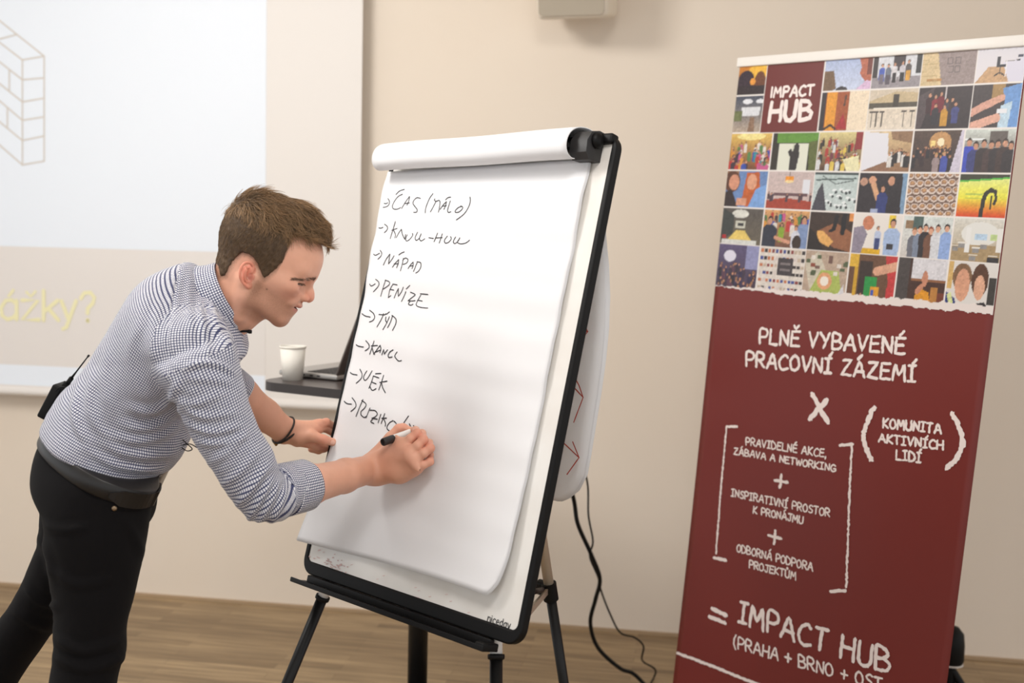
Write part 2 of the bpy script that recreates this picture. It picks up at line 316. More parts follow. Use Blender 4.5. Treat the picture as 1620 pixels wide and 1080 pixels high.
# pen smears left on the whiteboard
M_smear = mat('faded_red_ink', (214, 178, 172), .4); M_smear2 = mat('faded_grey_ink', (206, 198, 192), .3)
sm = B(); 
for _ in range(38):
    u_ = random.gauss(-.245, .035); v_ = random.gauss(-.468, .011); a = random.uniform(-.4, .5); l = random.uniform(.002, .009)
    if u_ < -.325: continue
    ribbon(sm, [bl_(u_, v_, -.0035), bl_(u_+l*math.cos(a), v_+l*math.sin(a), -.0035)], random.uniform(.001, .003), BN, .3)
for x, y in ((490, 880), (497.5, 883)): ribbon(sm, [bp(x-1, y, -.0035), bp(x+1.2, y+.4, -.0035)], .0025, BN)
for _ in range(10):
    u_ = random.uniform(-.1, .2); v_ = random.gauss(-.475, .008); ribbon(sm, [bl_(u_, v_, -.0035), bl_(u_+.006, v_+.002, -.0035)], .0012, BN, .3)
sm.build('pen_smears', M_smear, wb, label='faded red pen smears', kind='stuff')
# small maker word in the lower right corner, drawn with strokes
ND = {'n': ([[(0,1),(0,0)],[(0,.7),(.3,1),(.7,.95),(.8,.6),(.8,0)]],.8), 'i': ([[(.1,1),(.1,0)],[(.1,1.35),(.1,1.4)]],.25), 'c': ([[(.8,.9),(.4,1),(.05,.7),(.05,.3),(.4,0),(.8,.1)]],.8), 'e': ([[(.1,.5),(.8,.55),(.7,.95),(.35,1),(.05,.65),(.1,.2),(.4,0),(.8,.1)]],.85),
      'd': ([[(.8,1.5),(.8,0)],[(.8,.8),(.45,1),(.05,.7),(.05,.3),(.45,0),(.8,.2)]],.9), 'a': ([[(.8,1),(.8,0)],[(.8,.8),(.45,1),(.05,.7),(.05,.3),(.45,0),(.8,.2)]],.9), 'y': ([[(0,1),(.4,.05)],[(.8,1),(.3,-.4),(.05,-.45)]],.8)}
nd = B(); x_ = .256; hh = .0095; hx_ = .0088
for ch in 'niceday':
    st, w_ = ND[ch]
    for s_ in st: ribbon(nd, [bl_(x_+p[0]*hx_, -.4815+p[1]*hh, -.0035) for p in s_], .0019, BN)
    x_ += (w_+.28)*hx_
nd.build('maker_lettering', M_ink, wb)
tr = B().box(bl_(-.02, -.529, .014), BH, BU, BN, .315, .0028, .022, .002)
tr.box(bl_(-.02, -.523, -.004), BH, BU, BN, .30, .012, .006, .002); tr.box(bl_(.283, -.524, .014), BH, BU, BN, .012, .008, .022, .003); tr.box(bl_(-.02, -.526, .035), BH, BU, BN, .315, .005, .0018, .001)
autosmooth(tr.build('pen_tray', M_black, ez))
# clamp bar with end block and knob
cl = B().prism([(-.004, .450), (.03, .446), (.043, .458), (.046, .482), (.036, .503), (.014, .511), (-.012, .511), (-.012, .452)], bl_(.290, 0), BN, BU, -BH, -.022, .022)
cl.box(bl_(-.03, .486, .004), BH, BU, BN, .292, .010, .006, .002); cl.box(bl_(.262, .474, .045), BH, BU, BN, .003, .003, .004)
clo = autosmooth(cl.build('paper_clamp', M_dark, ez), 35)
B().lathe(bl_(.311, .489, .018), BH, [(.001, 0), (.016, 0), (.0165, .004), (.014, .009), (.008, .012), (.001, .013)], 24).build('clamp_knob', M_black, clo, True)
autosmooth(B().box(bl_(.318, .4985, -.004), BH, BU, BN, .022, .0105, .012, .005).build('corner_cap', M_black, ez))
# legs
def board_floor(px0, py0, slope):
    lo, hi = py0, py0+900
    for _ in range(50):
        m = (lo+hi)/2; p = bp(px0+slope*(m-py0), m, -.034)
        if p[2] > .004: lo = m
        else: hi = m
    return p
M_foot = mat('rubber', (18, 17, 17), .7)
for (x, y, s_) in ((514, 936, -.414), (785, 1026, -.004)):
    a = bp(x, y, -.034); f_ = board_floor(x, y, s_); d_ = unit(f_-a)
    lg = B().tube([a+d_*.018, f_-d_*.02], .0128, 20).build('front_leg', M_tube, ez, True)
    B().tube([a-d_*.06, a+d_*.02], .0125, 20).build('inner_tube', M_steel, lg, True)
    B().lathe(a+d_*.010, d_, [(.0125, 0), (.0165, 0), (.017, .004), (.0165, .009), (.0125, .011)], 24).build('leg_collar', M_black, lg, True)
    B().tube([f_-d_*.03, f_+UP*.0], .0165, 16).build('leg_foot', M_foot, lg, True)
rp_ = lambda x, y: on_plane(x, y, BC, unit(np.array([BH[0], BH[1], 0])))
r1 = rp_(870, 935); r2 = rp_(892, 1080); d_ = unit(r2-r1); f_ = r1+d_*((.004-r1[2])/d_[2]); top = r1-d_*.62
B().tube([top, r1+d_*.02], .0125, 20).build('rear_leg_upper', mat('champagne_tube', (214, 196, 172), .36, .3), ez, True)
lg = B().tube([r1, f_-d_*.02], .0125, 20).build('rear_leg', M_tube, ez, True); B().tube([f_-d_*.03, f_], .0165, 16).build('leg_foot', M_foot, lg, True)
kk = B().tube([r1-d_*.022, r1+d_*.022], .0185, 20); kk.box(r1-BH*.02-d_*.004, BH, d_, np.cross(BH, d_), .02, .017, .011, .004)
kk.tube([r1-BH*.02, r1-BH*.02+BN*.012], .012, 14)
autosmooth(kk.build('leg_clamp', M_black, ez))
ba = bp(834, 938, -.03); bb_ = bp(828, 985, -.03)
B().tube([r1-BH*.02, ba], .006, 10).build('brace', M_black, ez, True)
B().box((r1-BH*.015+bb_)/2, bb_-r1, np.cross(bb_-r1, [0, 0, 1.]), np.cross(bb_-r1, np.cross(bb_-r1, [0, 0, 1.])), np.linalg.norm(bb_-r1)/2, .003, .007).build('brace', M_alu, ez)
B().box((bl_(0, .42, -.035)+top)/2, top-bl_(0, .42, -.035), BH, np.cross(top-bl_(0, .42, -.035), BH), np.linalg.norm(top-bl_(0, .42, -.035))/2, .02, .012).build('leg_hinge', M_black, ez)
# ------------------------------------------------------------------ paper pad
pad = empty('paper_pad', bl_(-.02, -.43, 0), 'white flip chart paper pad clamped on the black easel, top sheet covered in handwriting', 'paper pad')
PU0, PU1, PV0, PV1 = -.328, .292, -.432, .455
def sheet_w(u, v, base):
    t = (PV1-v)/(PV1-PV0)
    w = base+.0016*math.sin(v*38+u*2.2)*(1-t)*1.3+.0010*math.sin(v*83+1.3*math.sin(u*5))*(1-.6*t)+.0012*math.sin(v*21-u*4+1)
    bl = max(0, (t-.72)/.28)*max(0, (-.10-u)/.24); w += .032*bl**1.6
    br_ = max(0, (t-.70)/.30)*max(0, (u+.02)/.31); w += .020*br_**1.5
    w += .008*max(0, (t-.8)/.2)**2*math.sin((u+.1)*9)
    return w
def sheet_v(u, dv=0.): return PV0+dv+.006*math.sin((u+.1)*7)
def sheet(name, base, du, dv, parent, rad, m=M_paper):
    nu, nv = 64, 90; V = []; F = []
    for j in range(nv+1):
        for i in range(nu+1):
            s_ = i/nu; t = j/nv; pl0 = -.346+.019*math.sin(math.pi*min(1, max(0, (t-.08)/.92))); u = pl0+(PU1+du-pl0)*s_; v = PV1+(sheet_v(u, dv)-PV1)*t
            # rounded, rolled lower right corner
            x = (u-(PU1+du-rad))/rad; y = ((PV0+dv+rad*2.6)-v)/(rad*2.6); 
            if x > 0 and y > 0:
                q = max(x, y); r_ = math.hypot(x, y)
                if r_ > 1e-6: k = q/r_; u = PU1+du-rad+x*k*rad; v = PV0+dv+rad*2.6-y*k*rad*2.6
            V.append(bl_(u, v, sheet_w(u, v, base)))
    for j in range(nv):
        for i in range(nu):
            a = j*(nu+1)+i; F.append((a, a+nu+1, a+nu+2, a+1))
    o = mesh(name, V, F, m, parent, True); s_ = o.modifiers.new('s', 'SOLIDIFY'); s_.thickness = .0003; s_.offset = 0; return o
fs = sheet('top_sheet', .0075, 0, 0, pad, .038)
for b_, du, dv in ((.0062, .0006, -.0012), (.0048, .0013, -.0022), (.0034, .0020, -.0014)): sheet('under_sheet', b_, du, dv, pad, .036)
# the turned-over sheets bulging over the clamp
prof = [(.460, .012), (.449, .028), (.446, .044), (.455, .060), (.474, .066), (.495, .060), (.511, .042), (.519, .018), (.520, -.004), (.512, -.022), (.490, -.030)]
ps = spline([np.array([v, w, 0.]) for v, w in prof], 6); V = []; F = []; nu = 30
for p in ps:
    for i in range(nu+1):
        s_ = i/nu; u = -.338+(.276+.338)*s_; ripple = .0012*math.sin(s_*9)
        V.append(bl_(u, p[0]+ripple*.5, p[1]+ripple))
for j in range(len(ps)-1):
    for i in range(nu): a = j*(nu+1)+i; F.append((a, a+1, a+nu+2, a+nu+1))
o = mesh('turned_over_fold', V, F, M_paper, pad, True); s_ = o.modifiers.new('s', 'SOLIDIFY'); s_.thickness = .002; s_.offset = -1
# sheets hanging behind the board
hn = unit(np.array([BN[0], BN[1], 0])); hh_ = unit(np.array([BH[0], BH[1], 0])); HT = bl_(0, .49, -.031)
RB = [(372, 955), (420, 959), (470, 960.5), (520, 959), (570, 955), (620, 949), (670, 942), (720, 935), (750, 930), (775, 918), (788, 902), (793, 890)]
def hang(name, dx, off, ymax, m=M_paper):
    rows = []
    top_ = HT+hn*off
    rows.append((0., .29))
    for y, x in RB:
        p = on_plane(x+dx*(1-((y-372)/430)**2*.4), y, top_, hn); q = p-top_; rows.append((q[2], np.dot(q, hh_)))
    V = []; F = []; nu = 24; n = len(rows)
    zl = rows[-1][0]
    for j, (z, ue) in enumerate(rows):
        for i in range(nu+1):
            s_ = i/nu; u = -.33+(ue+.33)*s_; V.append(top_+hh_*u+UP*(z+.014*(1-s_)*(j == n-1))+hn*(.010*math.sin(s_*5+z*4)*min(1, -z*3)-.02*max(0, s_-.7)*min(1, -z*2)))
    for j in range(n-1):
        for i in range(nu): a = j*(nu+1)+i; F.append((a, a+nu+1, a+nu+2, a+1))
    o = mesh(name, V, F, m, pad, True); s_ = o.modifiers.new('s', 'SOLIDIFY'); s_.thickness = .0003; s_.offset = 0; return o
hs = hang('turned_back_sheet', -8, 0, 0); hang('turned_back_sheet', 0, -.012, 0)
rd = B(); c3 = lambda x, y: (840+x/2.571, 400+y/2.571)
for seg in [[(205,350),(232,320),(215,288)],[(200,314),(232,320)],[(160,485),(178,503),(197,540),(213,587),(195,635),(175,688)],[(155,525),(213,587)],[(170,768),(196,832),(147,900)],[(115,755),(196,832)]]:
    P = []
    for q in seg:
        x, y = c3(*q); P.append(on_plane(x, y, HT+hn*.0135, hn))
    ribbon(rd, dens(P, .01), .0028, hn, .15)
    if seg[-1] in [(232,320),(213,587),(196,832)] and len(seg) == 2: rd.build('red_arrow', M_red, hs); rd = B()
# handwriting on the top sheet
CA = lambda x, y: (530+x/4.907, 280+y/4.907)
CB = lambda x, y: (530+x/4.5, 480+y/4.5)
HW = [(CA, [[(380,203),(395,206),(410,198)],[(410,166),(422,188),(418,212),(402,228),(373,235)],[(472,135),(500,108),(538,95)],[(522,133),(490,150),(462,185),(445,225),(455,247),(485,248),(510,235)],
 [(517,243),(545,195),(578,150)],[(578,150),(572,185),(558,218)],[(538,206),(578,200)],[(662,165),(635,160),(612,180),(605,205),(620,228),(637,252),(633,271),(610,273)],[(760,128),(735,162),(712,215),(702,250),(700,277)],
 [(740,270),(765,225),(785,185)],[(775,168),(772,180),(785,188),(806,180),(815,195),(810,235),(802,273)],[(858,176),(875,160),(898,155)],[(815,250),(840,215),(865,190)],[(865,190),(858,220),(845,250)],[(830,226),(864,222)],[(895,185),(885,215),(874,255),(880,274),(900,268)],
 [(985,226),(958,236),(935,258),(936,274),(962,270),(985,250),(991,232),(975,224)],[(1048,155),(1050,188),(1035,235),(1000,287),(942,332)],
 [(340,393),(355,396),(372,390)],[(385,366),(405,383),(405,407),(383,430)],[(468,345),(455,390),(428,478)],[(440,412),(482,398)],[(455,414),(468,445),(464,472)],[(475,470),(495,432),(515,404)],[(515,404),(522,442),(540,482)],[(540,482),(548,445)],
 [(560,448),(548,478),(556,496),(580,482),(602,452),(600,438)],[(640,428),(622,468),(630,491),(655,472),(668,440)],[(668,440),(655,476),(668,495),(697,478)],[(728,470),(764,476)],[(795,435),(768,502)],[(832,440),(808,512)],[(778,472),(832,470)],
 [(872,458),(850,488),(855,511),(880,506),(902,480),(897,462)],[(935,465),(918,500),(930,516),(955,496),(968,470)],[(968,475),(950,505),(975,518),(1015,511),(1044,489)],
 [(300,598),(315,606),(346,590)],[(350,568),(362,588),(356,612),(333,636)],[(375,682),(395,640),(426,597)],[(426,597),(420,636),(415,673)],[(415,673),(440,640),(458,610)],[(495,604),(515,589),(538,580)],[(445,699),(470,665),(494,640)],[(494,640),(490,670),(478,703)],[(458,674),(492,672)],
 [(530,630),(522,672),(507,727)],[(525,645),(545,628),(566,640),(555,666),(528,677)],[(567,709),(585,681),(606,659)],[(606,659),(605,690),(597,709)],[(579,691),(606,686)],[(640,655),(625,692),(609,732)],[(636,657),(663,664),(666,696),(647,730),(626,744)],
 [(268,830),(282,844),(311,828)],[(315,793),(338,814),(336,845),(298,889)],[(392,798),(375,850),(354,924)],[(390,800),(420,812),(418,836),(374,869)],[(450,830),(425,875),(414,934)],[(448,830),(482,836)],[(430,872),(456,876)],[(413,934),(433,919)],[(459,937),(475,897),(492,864)],[(492,864),(490,896),(492,924)],[(492,924),(515,890),(530,854)],
 [(552,868),(580,841)],[(550,888),(535,925),(516,964)],[(585,893),(612,904),(621,915),(590,940),(567,960)],[(567,960),(600,961),(622,958)],[(585,960),(570,985),(590,994),(606,985)],[(662,905),(721,911)],[(665,915),(640,960),(628,987)],[(640,955),(677,962)],[(628,987),(640,1003),(672,1012),(720,1016)]], .0021),
 (CB, [[(192,72),(215,88),(250,96)],[(246,47),(275,73),(281,100),(266,122),(244,131)],[(312,77),(350,80),(362,72)],[(345,72),(330,110),(298,166)],[(362,95),(360,120),(370,136)],[(387,93),(366,140),(341,185)],[(365,76),(387,59)],[(374,171),(395,130),(408,88)],[(405,84),(433,110),(431,146),(409,190)],
 [(150,293),(170,304),(202,309)],[(219,264),(240,290),(241,315),(214,336)],[(278,267),(262,315),(247,360)],[(258,301),(302,298)],[(266,318),(272,345),(282,362)],[(274,360),(300,325),(321,297)],[(321,297),(326,322),(319,348)],[(284,346),(326,330)],[(333,364),(346,328)],[(346,328),(351,359)],[(351,359),(374,328)],[(413,329),(390,345),(378,370),(385,383),(407,379)],[(441,344),(425,372),(438,396),(455,409),(472,405)],
 [(108,490),(125,502),(157,508)],[(177,467),(191,500),(186,532),(150,567)],[(226,479),(205,514),(204,535),(215,546),(236,525),(263,479)],[(288,499),(327,497)],[(272,515),(312,529)],[(272,515),(260,556),(241,602)],[(264,560),(292,571)],[(249,591),(258,611),(270,617),(292,605)],[(346,510),(330,560),(311,614)],[(318,561),(370,552)],[(332,566),(340,600),(358,634)],
 [(65,695),(85,711),(117,716)],[(121,670),(145,704),(146,736),(113,767)],[(199,683),(175,737),(149,802)],[(190,690),(219,712),(215,737),(184,767)],[(184,767),(186,792),(208,810),(226,800)],[(249,743),(221,812)],[(249,759),(285,762),(301,785),(285,806),(262,816)],[(262,816),(302,822)],[(270,820),(254,840),(277,853)],[(326,788),(307,847)],[(354,783),(329,852)],[(333,816),(367,815)],[(345,819),(358,850),(357,872)],
 [(412,833),(385,850),(369,880),(380,902),(406,906),(431,886),(436,855),(418,836)],[(523,800),(495,840),(474,877)],[(490,869),(512,881),(536,875),(529,856)],[(558,868),(568,884)],[(588,882),(595,902)]], .0025)]
hw_ = B(); LS = [(340,393),(300,598),(268,830),(192,72),(150,293),(108,490),(65,695)]
for cf, strokes, wd_ in HW:
    for st in strokes:
        if st[0] in LS: hw_.build('handwritten_line', M_ink, fs); hw_ = B()
        P = []
        for q in (spline([np.array([a, c, 0.]) for a, c in st], 6) if len(st) > 2 else [np.array([*st[0], 0.]), np.array([*st[1], 0.])]):
            x, y = cf(q[0], q[1]); p = bp(x, y, .0075); u, v, _ = buv(p); P.append((x, y))
        Q = []
        for x, y in P:
            p = bp(x, y, .0075)
            for _ in range(2): u, v, _w_ = buv(p); p = bp(x, y, sheet_w(u, v, .0075)+.0009)
            Q.append(p)
        ribbon(hw_, dens(Q, .006), wd_*1.0, BN, .12, h=0.)
hw_.build('handwritten_line', M_ink, fs)
# ------------------------------------------------------------------ roll-up banner
QC = np.array([.7763, 3.0178, .05]); QH, QU = frame3(-.8651, .0598, -.0393); QN = np.cross(QH, QU)
def qp(px, py, off=0.): return on_plane(px, py, QC+QN*off, QN)
def quv(px, py): q = qp(px, py)-QC; return np.dot(q, QH), np.dot(q, QU)
def ql(u, v, w=0.): return QC+QH*u+QU*v+QN*w
bn_ = empty('roll_up_banner', (QC[0], QC[1], 0), 'tall dark red roll-up banner with a photo collage and white chalk lettering', 'banner')
M_bred = mat('banner_red', (115, 34, 27), .42)
M_chalk = mat('chalk_white_print', (240, 226, 220), .55)
def qbow(u, v): return .004*math.sin(v*3.1)*math.sin(u*6+1)
gx, gy = 36, 60; V = []; F = []
for j in range(gy+1):
    for i in range(gx+1): u = -.425+.85*i/gx; v = .0+1.985*j/gy; V.append(ql(u, v, qbow(u, v)))
for j in range(gy):
    for i in range(gx): a = j*(gx+1)+i; F.append((a, a+1, a+gx+2, a+gx+1))
bs = mesh('banner_sheet', V, F, M_bred, bn_, True); s_ = bs.modifiers.new('s', 'SOLIDIFY'); s_.thickness = .0008; s_.offset = -1
autosmooth(B().box(ql(0, 1.990, 0), QH, QU, QN, .432, .0135, .009, .003).build('top_rail', mat('rail_white', (238, 232, 224), .35), bn_))
bx = unit(np.array([QH[0], QH[1], 0])); by = np.cross(UP, bx)
autosmooth(B().box(np.array([QC[0], QC[1], .046]), bx, by, UP, .44, .045, .046, .02).build('base_cassette', M_alu, bn_))
B().tube([np.array([QC[0], QC[1], .05])+by*.03, ql(0, 1.97, -.012)], .009, 12).build('support_pole', M_alu, bn_)
for s_ in (-.3, .3): B().box(np.array([QC[0], QC[1], .006])+bx*s_-by*.02, bx, by, UP, .02, .16, .006, .003).build('base_foot', M_alu, bn_)
# collage painted as a colour print: one small quad grid, colours from shapes
RES = .0021; VB, VT = quv(1350, 485)[1]-.03, 1.978
NW, NH = int(.85/RES), int((VT-VB)/RES)
img = np.zeros((NH, NW, 3)); img[:] = (246, 238, 232)
def pix(u, v): return (u+.425)/RES, (VT-v)/RES
YY, XX = np.mgrid[0:NH, 0:NW]
class Cell:
    def __init__(s, x0, y0, x1, y1): s.b = (int(x0), int(y0), int(x1), int(y1)); x0, y0, x1, y1 = s.b; s.v = img[max(y0, 0):y1, max(x0, 0):x1]; h, w = s.v.shape[:2]; s.Y, s.X = np.mgrid[0:h, 0:w]; s.Y = (s.Y+.5)/max(h, 1); s.X = (s.X+.5)/max(w, 1); s.asp = w/max(h, 1)
    def G(s, a, c, vert=True):
        t = (s.Y if vert else s.X)[..., None]; s.v[:] = np.asarray(a, float)*(1-t)+np.asarray(c, float)*t; return s
    def R(s, x0, y0, x1, y1, c, a=1.): m = (s.X >= x0) & (s.X < x1) & (s.Y >= y0) & (s.Y < y1); s.v[m] = s.v[m]*(1-a)+np.asarray(c, float)*a; return s
    def E(s, cx, cy, rx, ry, c, a=1.): m = ((s.X-cx)/rx)**2+((s.Y-cy)/ry)**2 < 1; s.v[m] = s.v[m]*(1-a)+np.asarray(c, float)*a; return s
    def P(s, pts, c):
        m = np.zeros(s.X.shape, bool); n = len(pts); j = n-1
        for i in range(n):
            xi, yi = pts[i]; xj, yj = pts[j]; m ^= ((yi > s.Y) != (yj > s.Y)) & (s.X < (xj-xi)*(s.Y-yi)/(yj-yi+1e-9)+xi); j = i
        s.v[m] = c; return s
    def L(s, pts, w, c):
        for (x0, y0), (x1, y1) in zip(pts[:-1], pts[1:]):
            dx, dy = (x1-x0)*s.asp, y1-y0; l2 = dx*dx+dy*dy+1e-9; t = np.clip(((s.X-x0)*s.asp*dx+(s.Y-y0)*dy)/l2, 0, 1); d = np.hypot((s.X-x0)*s.asp-t*dx, s.Y-y0-t*dy); s.v[d < w] = c
        return s
    def man(s, x, y, h, shirt, hair=(50, 36, 28), skin=(205, 150, 120), legs=None, wd=1.):
        a = s.asp; s.P([(x-.17*h*wd/a, y+h), (x-.19*h*wd/a, y+.32*h), (x-.09*h*wd/a, y+.2*h), (x+.09*h*wd/a, y+.2*h), (x+.19*h*wd/a, y+.32*h), (x+.17*h*wd/a, y+h)], shirt)
        if legs: s.R(x-.13*h/a, y+.6*h, x+.13*h/a, y+1.15*h, legs)
        s.E(x, y+.07*h, .085*h/a, .105*h, hair); s.E(x, y+.11*h, .07*h/a, .09*h, skin); return s
    def crowd(s, n, y0, y1, pal, h0=.2, h1=.35, x0=0., x1=1., skin=(196, 142, 112)):
        ys = np.sort(rng.uniform(y0, y1, n))
        for y in ys:
            t = (y-y0)/max(1e-6, y1-y0); s.man(rng.uniform(x0, x1), y, h0+(h1-h0)*t, pal[rng.integers(len(pal))], [(40, 30, 26), (80, 54, 34), (150, 104, 60)][rng.integers(3)], np.array(skin)*rng.uniform(.8, 1.15))
        return s
    def noise(s, amp): s.v[:] = np.clip(s.v+rng.normal(0, amp, s.v.shape[:2])[..., None], 0, 255); return s
def cols(xs, y): return [pix(*quv(x, y))[0] for x in xs]
r_y = [pix(*quv(1400, 70))[1]]+[(pix(*quv(1190, a))[1]+pix(*quv(1590, b))[1])/2 for a, b in ((153, 130), (212, 202), (272.5, 272), (334, 342), (393, 413))]+[NH]
r_y[0] = 0
c0 = [0]+[(a+b)/2 for a, b in zip(cols([1214, 1304, 1379, 1455, 1543], 110), cols([1205, 1295, 1372, 1451, 1534], 200))]+[NW]
c1 = [0]+[(a+b)/2 for a, b in zip(cols([1221, 1293, 1362, 1441, 1524], 240), cols([1199, 1271, 1342, 1418, 1498], 440))]+[NW]
G_ = 1.1
def cell(r, c): cs = c0 if r < 2 else c1; return Cell(cs[c]+(G_ if c else 0), r_y[r]+(G_ if r else 0), cs[c+1]-G_+.5, r_y[r+1]-G_+.5)
c = cell(0, 0).G((226, 140, 30), (70, 40, 34)); c.E(.75, .2, .4, .25, (250, 190, 60)).E(.3, .55, .3, .4, (50, 28, 42)).E(.8, .6, .2, .4, (110, 60, 30)).R(0, .7, 1, 1, (44, 26, 30)).E(.55, .55, .1, .12, (240, 160, 60)).noise(8)
c = cell(1, 0).G((70, 74, 90), (190, 170, 150)); c.E(.45, .15, .18, .07, (235, 235, 240)).E(.9, .15, .15, .06, (235, 235, 240)).P([(.25, .3), (.95, .3), (.9, .55), (.3, .55)], (225, 225, 228)).R(0, .4, .3, .7, (110, 116, 70)).P([(.6, .6), (.75, .6), (.8, 1), (.55, 1)], (140, 108, 84)).noise(10)
c = Cell(c0[1]+G_, 0, c0[2]-.4, r_y[2]-.4); c.v[:] = (113, 34, 27)
c = cell(0, 2).G((180, 192, 224), (206, 214, 236)); c.P([(0, .35), (.2, .35), (.28, .95), (.2, 1), (0, 1)], (120, 92, 66)).E(.4, .98, .12, .1, (60, 52, 54)).P([(.72, 0), (1, 0), (1, .8), (.9, .8), (.75, .5), (.78, .3)], (186, 104, 76)).R(.9, 0, 1, .55, (120, 60, 48)).P([(.7, 1), (.9, .72), (1, .75), (1, 1)], (224, 190, 220)).noise(4)
c = cell(1, 2).R(0, 0, 1, 1, (150, 70, 30)); c.R(0, 0, .1, 1, (50, 40, 42)).R(.12, 0, .34, 1, (236, 158, 44)).R(.34, 0, .6, 1, (168, 84, 40)).R(.6, 0, 1, 1, (246, 226, 198)).P([(.36, .95), (.5, .55), (.6, .95)], (170, 34, 40)).L([(.12, .95), (.25, .85), (.35, .95)], .03, (60, 40, 30)).L([(.52, .1), (.5, .35)], .025, (90, 60, 40)).noise(5)
c = cell(0, 3).G((222, 222, 226), (222, 222, 226)); c.R(0, 0, .1, .7, (60, 52, 50)).R(.9, 0, 1, .6, (50, 48, 50)).R(.42, 0, .66, .5, (64, 52, 56)).R(0, .66, 1, 1, (156, 148, 152))
for x, y, sh, lg in ((.2, .24, (78, 100, 190), (120, 110, 120)), (.33, .26, (110, 116, 130), (90, 80, 90)), (.62, .2, (206, 200, 206), (40, 34, 36)), (.74, .17, (90, 80, 80), (220, 160, 60)), (.46, .22, (220, 214, 216), (44, 34, 38))): c.man(x, y, .55, sh, legs=lg)
c = cell(1, 3).G((216, 200, 178), (236, 222, 204)); c.P([(0, .28), (.55, .05), (1, .1), (1, .45), (0, .48)], (206, 184, 146)).R(0, .33, 1, .47, (88, 80, 66)).R(.5, .12, .62, .45, (70, 60, 50)).R(.1, .45, 1, .5, (246, 236, 220))
for x in (.08, .18, .3, .75, .92): c.L([(x, .55), (x, .92)], .015, (90, 80, 72)).R(x-.05, .54, x+.05, .58, (70, 60, 56))
c = cell(0, 4).R(0, 0, 1, 1, (158, 140, 136)); c.P([(0, 0), (.28, 0), (.4, 1), (0, 1)], (222, 196, 150)).R(.12, .8, .4, .88, (190, 140, 80))
for x, y in ((.48, .2), (.62, .2), (.5, .45), (.62, .45)): c.L([(x, y), (x+.09, y), (x+.09, y+.17), (x, y+.17), (x, y)], .012, (118, 104, 104))
for y in np.arange(.1, 1, .12): c.L([(0, y), (.3, y+.01)], .006, (200, 172, 124))
c.noise(4)
c = cell(1, 4).G((58, 44, 46), (50, 38, 40)); c.P([(0, .2), (.3, 0), (.1, 1), (0, 1)], (84, 70, 72)).R(.5, 0, .53, .3, (200, 190, 190))
for x, y, sh in ((.22, .14, (60, 30, 34)), (.33, .18, (140, 34, 46)), (.43, .12, (120, 26, 40)), (.55, .28, (70, 60, 70)), (.65, .27, (64, 44, 44)), (.35, .4, (46, 40, 46)), (.52, .44, (206, 150, 50)), (.72, .38, (66, 70, 130))): c.man(x, y, .5, sh, (60, 40, 30))
c = cell(0, 5).G((226, 222, 228), (238, 230, 232)); c.P([(0, 1), (.25, .55), (.6, .5), (.75, 1)], (206, 164, 120)).P([(.55, .45), (1, .3), (1, 1), (.7, 1)], (226, 222, 236)).R(.42, .25, .5, .55, (48, 44, 52)).R(.42, .5, .62, .56, (40, 38, 46)).L([(.5, .56), (.5, .75)], .02, (40, 36, 40)).L([(.4, .8), (.5, .72), (.6, .8)], .018, (40, 36, 40)).R(.85, .22, .95, .3, (70, 70, 90)).R(.82, .36, .9, .42, (60, 60, 70)).L([(.6, .4), (.85, .38)], .012, (150, 140, 140)).L([(.63, .4), (.63, .85)], .012, (250, 245, 245))
c = cell(1, 5).R(0, 0, 1, 1, (66, 54, 54)); c.R(.4, 0, .66, .35, (170, 134, 80)).P([(.62, .1), (1, 0), (1, 1), (.8, 1), (.85, .4), (.7, .5)], (110, 156, 216)).P([(.62, .5), (.85, .4), (.8, 1), (.6, 1)], (198, 222, 238)).L([(0, .65), (.25, .5), (.42, .42)], .09, (222, 166, 146)).L([(0, .98), (.35, .85), (.55, .78)], .1, (232, 176, 154)).L([(.45, .4), (.62, .32)], .08, (226, 170, 146)).R(.55, .58, .75, .68, (240, 240, 244))
PAL = [(190, 60, 50), (60, 80, 170), (220, 150, 60), (90, 130, 70), (230, 220, 210), (70, 50, 60), (200, 90, 140), (50, 140, 150)]
c = cell(2, 0).G((236, 196, 100), (120, 70, 40)); c.E(.5, .08, .35, .1, (250, 230, 150)).crowd(46, .2, .8, PAL, .3, .4)
c = cell(2, 1).R(0, 0, 1, 1, (50, 42, 30)); c.R(.1, 0, 1, .26, (100, 150, 50)).R(.16, .28, .8, 1, (232, 232, 214)).R(.46, .28, .5, 1, (210, 214, 190)).P([(.8, .25), (1, .2), (1, 1), (.85, 1)], (96, 104, 48)).P([(.42, 1), (.42, .65), (.36, .5), (.42, .42), (.47, .5), (.5, .36), (.6, .34), (.62, .6), (.58, 1)], (46, 38, 36)).E(.55, .36, .06, .07, (46, 38, 36))
c = cell(2, 2).G((230, 214, 150), (90, 60, 40)); c.crowd(50, .1, .75, [(180, 60, 50), (230, 200, 90), (80, 60, 50), (220, 220, 220), (120, 60, 70), (60, 50, 40)], .22, .35).P([(.6, .7), (.95, .6), (1, 1), (.7, 1)], (240, 232, 186)).R(.85, 0, 1, .45, (150, 50, 50))
c = cell(2, 3).G((226, 198, 150), (150, 110, 80)); c.P([(0, 0), (.5, .05), (.55, .75), (0, 1)], (236, 234, 240)).P([(.55, 0), (1, 0), (1, .3), (.6, .2)], (150, 116, 86)).P([(0, 1), (.5, .75), (.6, 1)], (150, 110, 84)).crowd(12, .42, .6, [(50, 44, 44), (226, 220, 214), (70, 60, 56)], .3, .4, .55, 1)
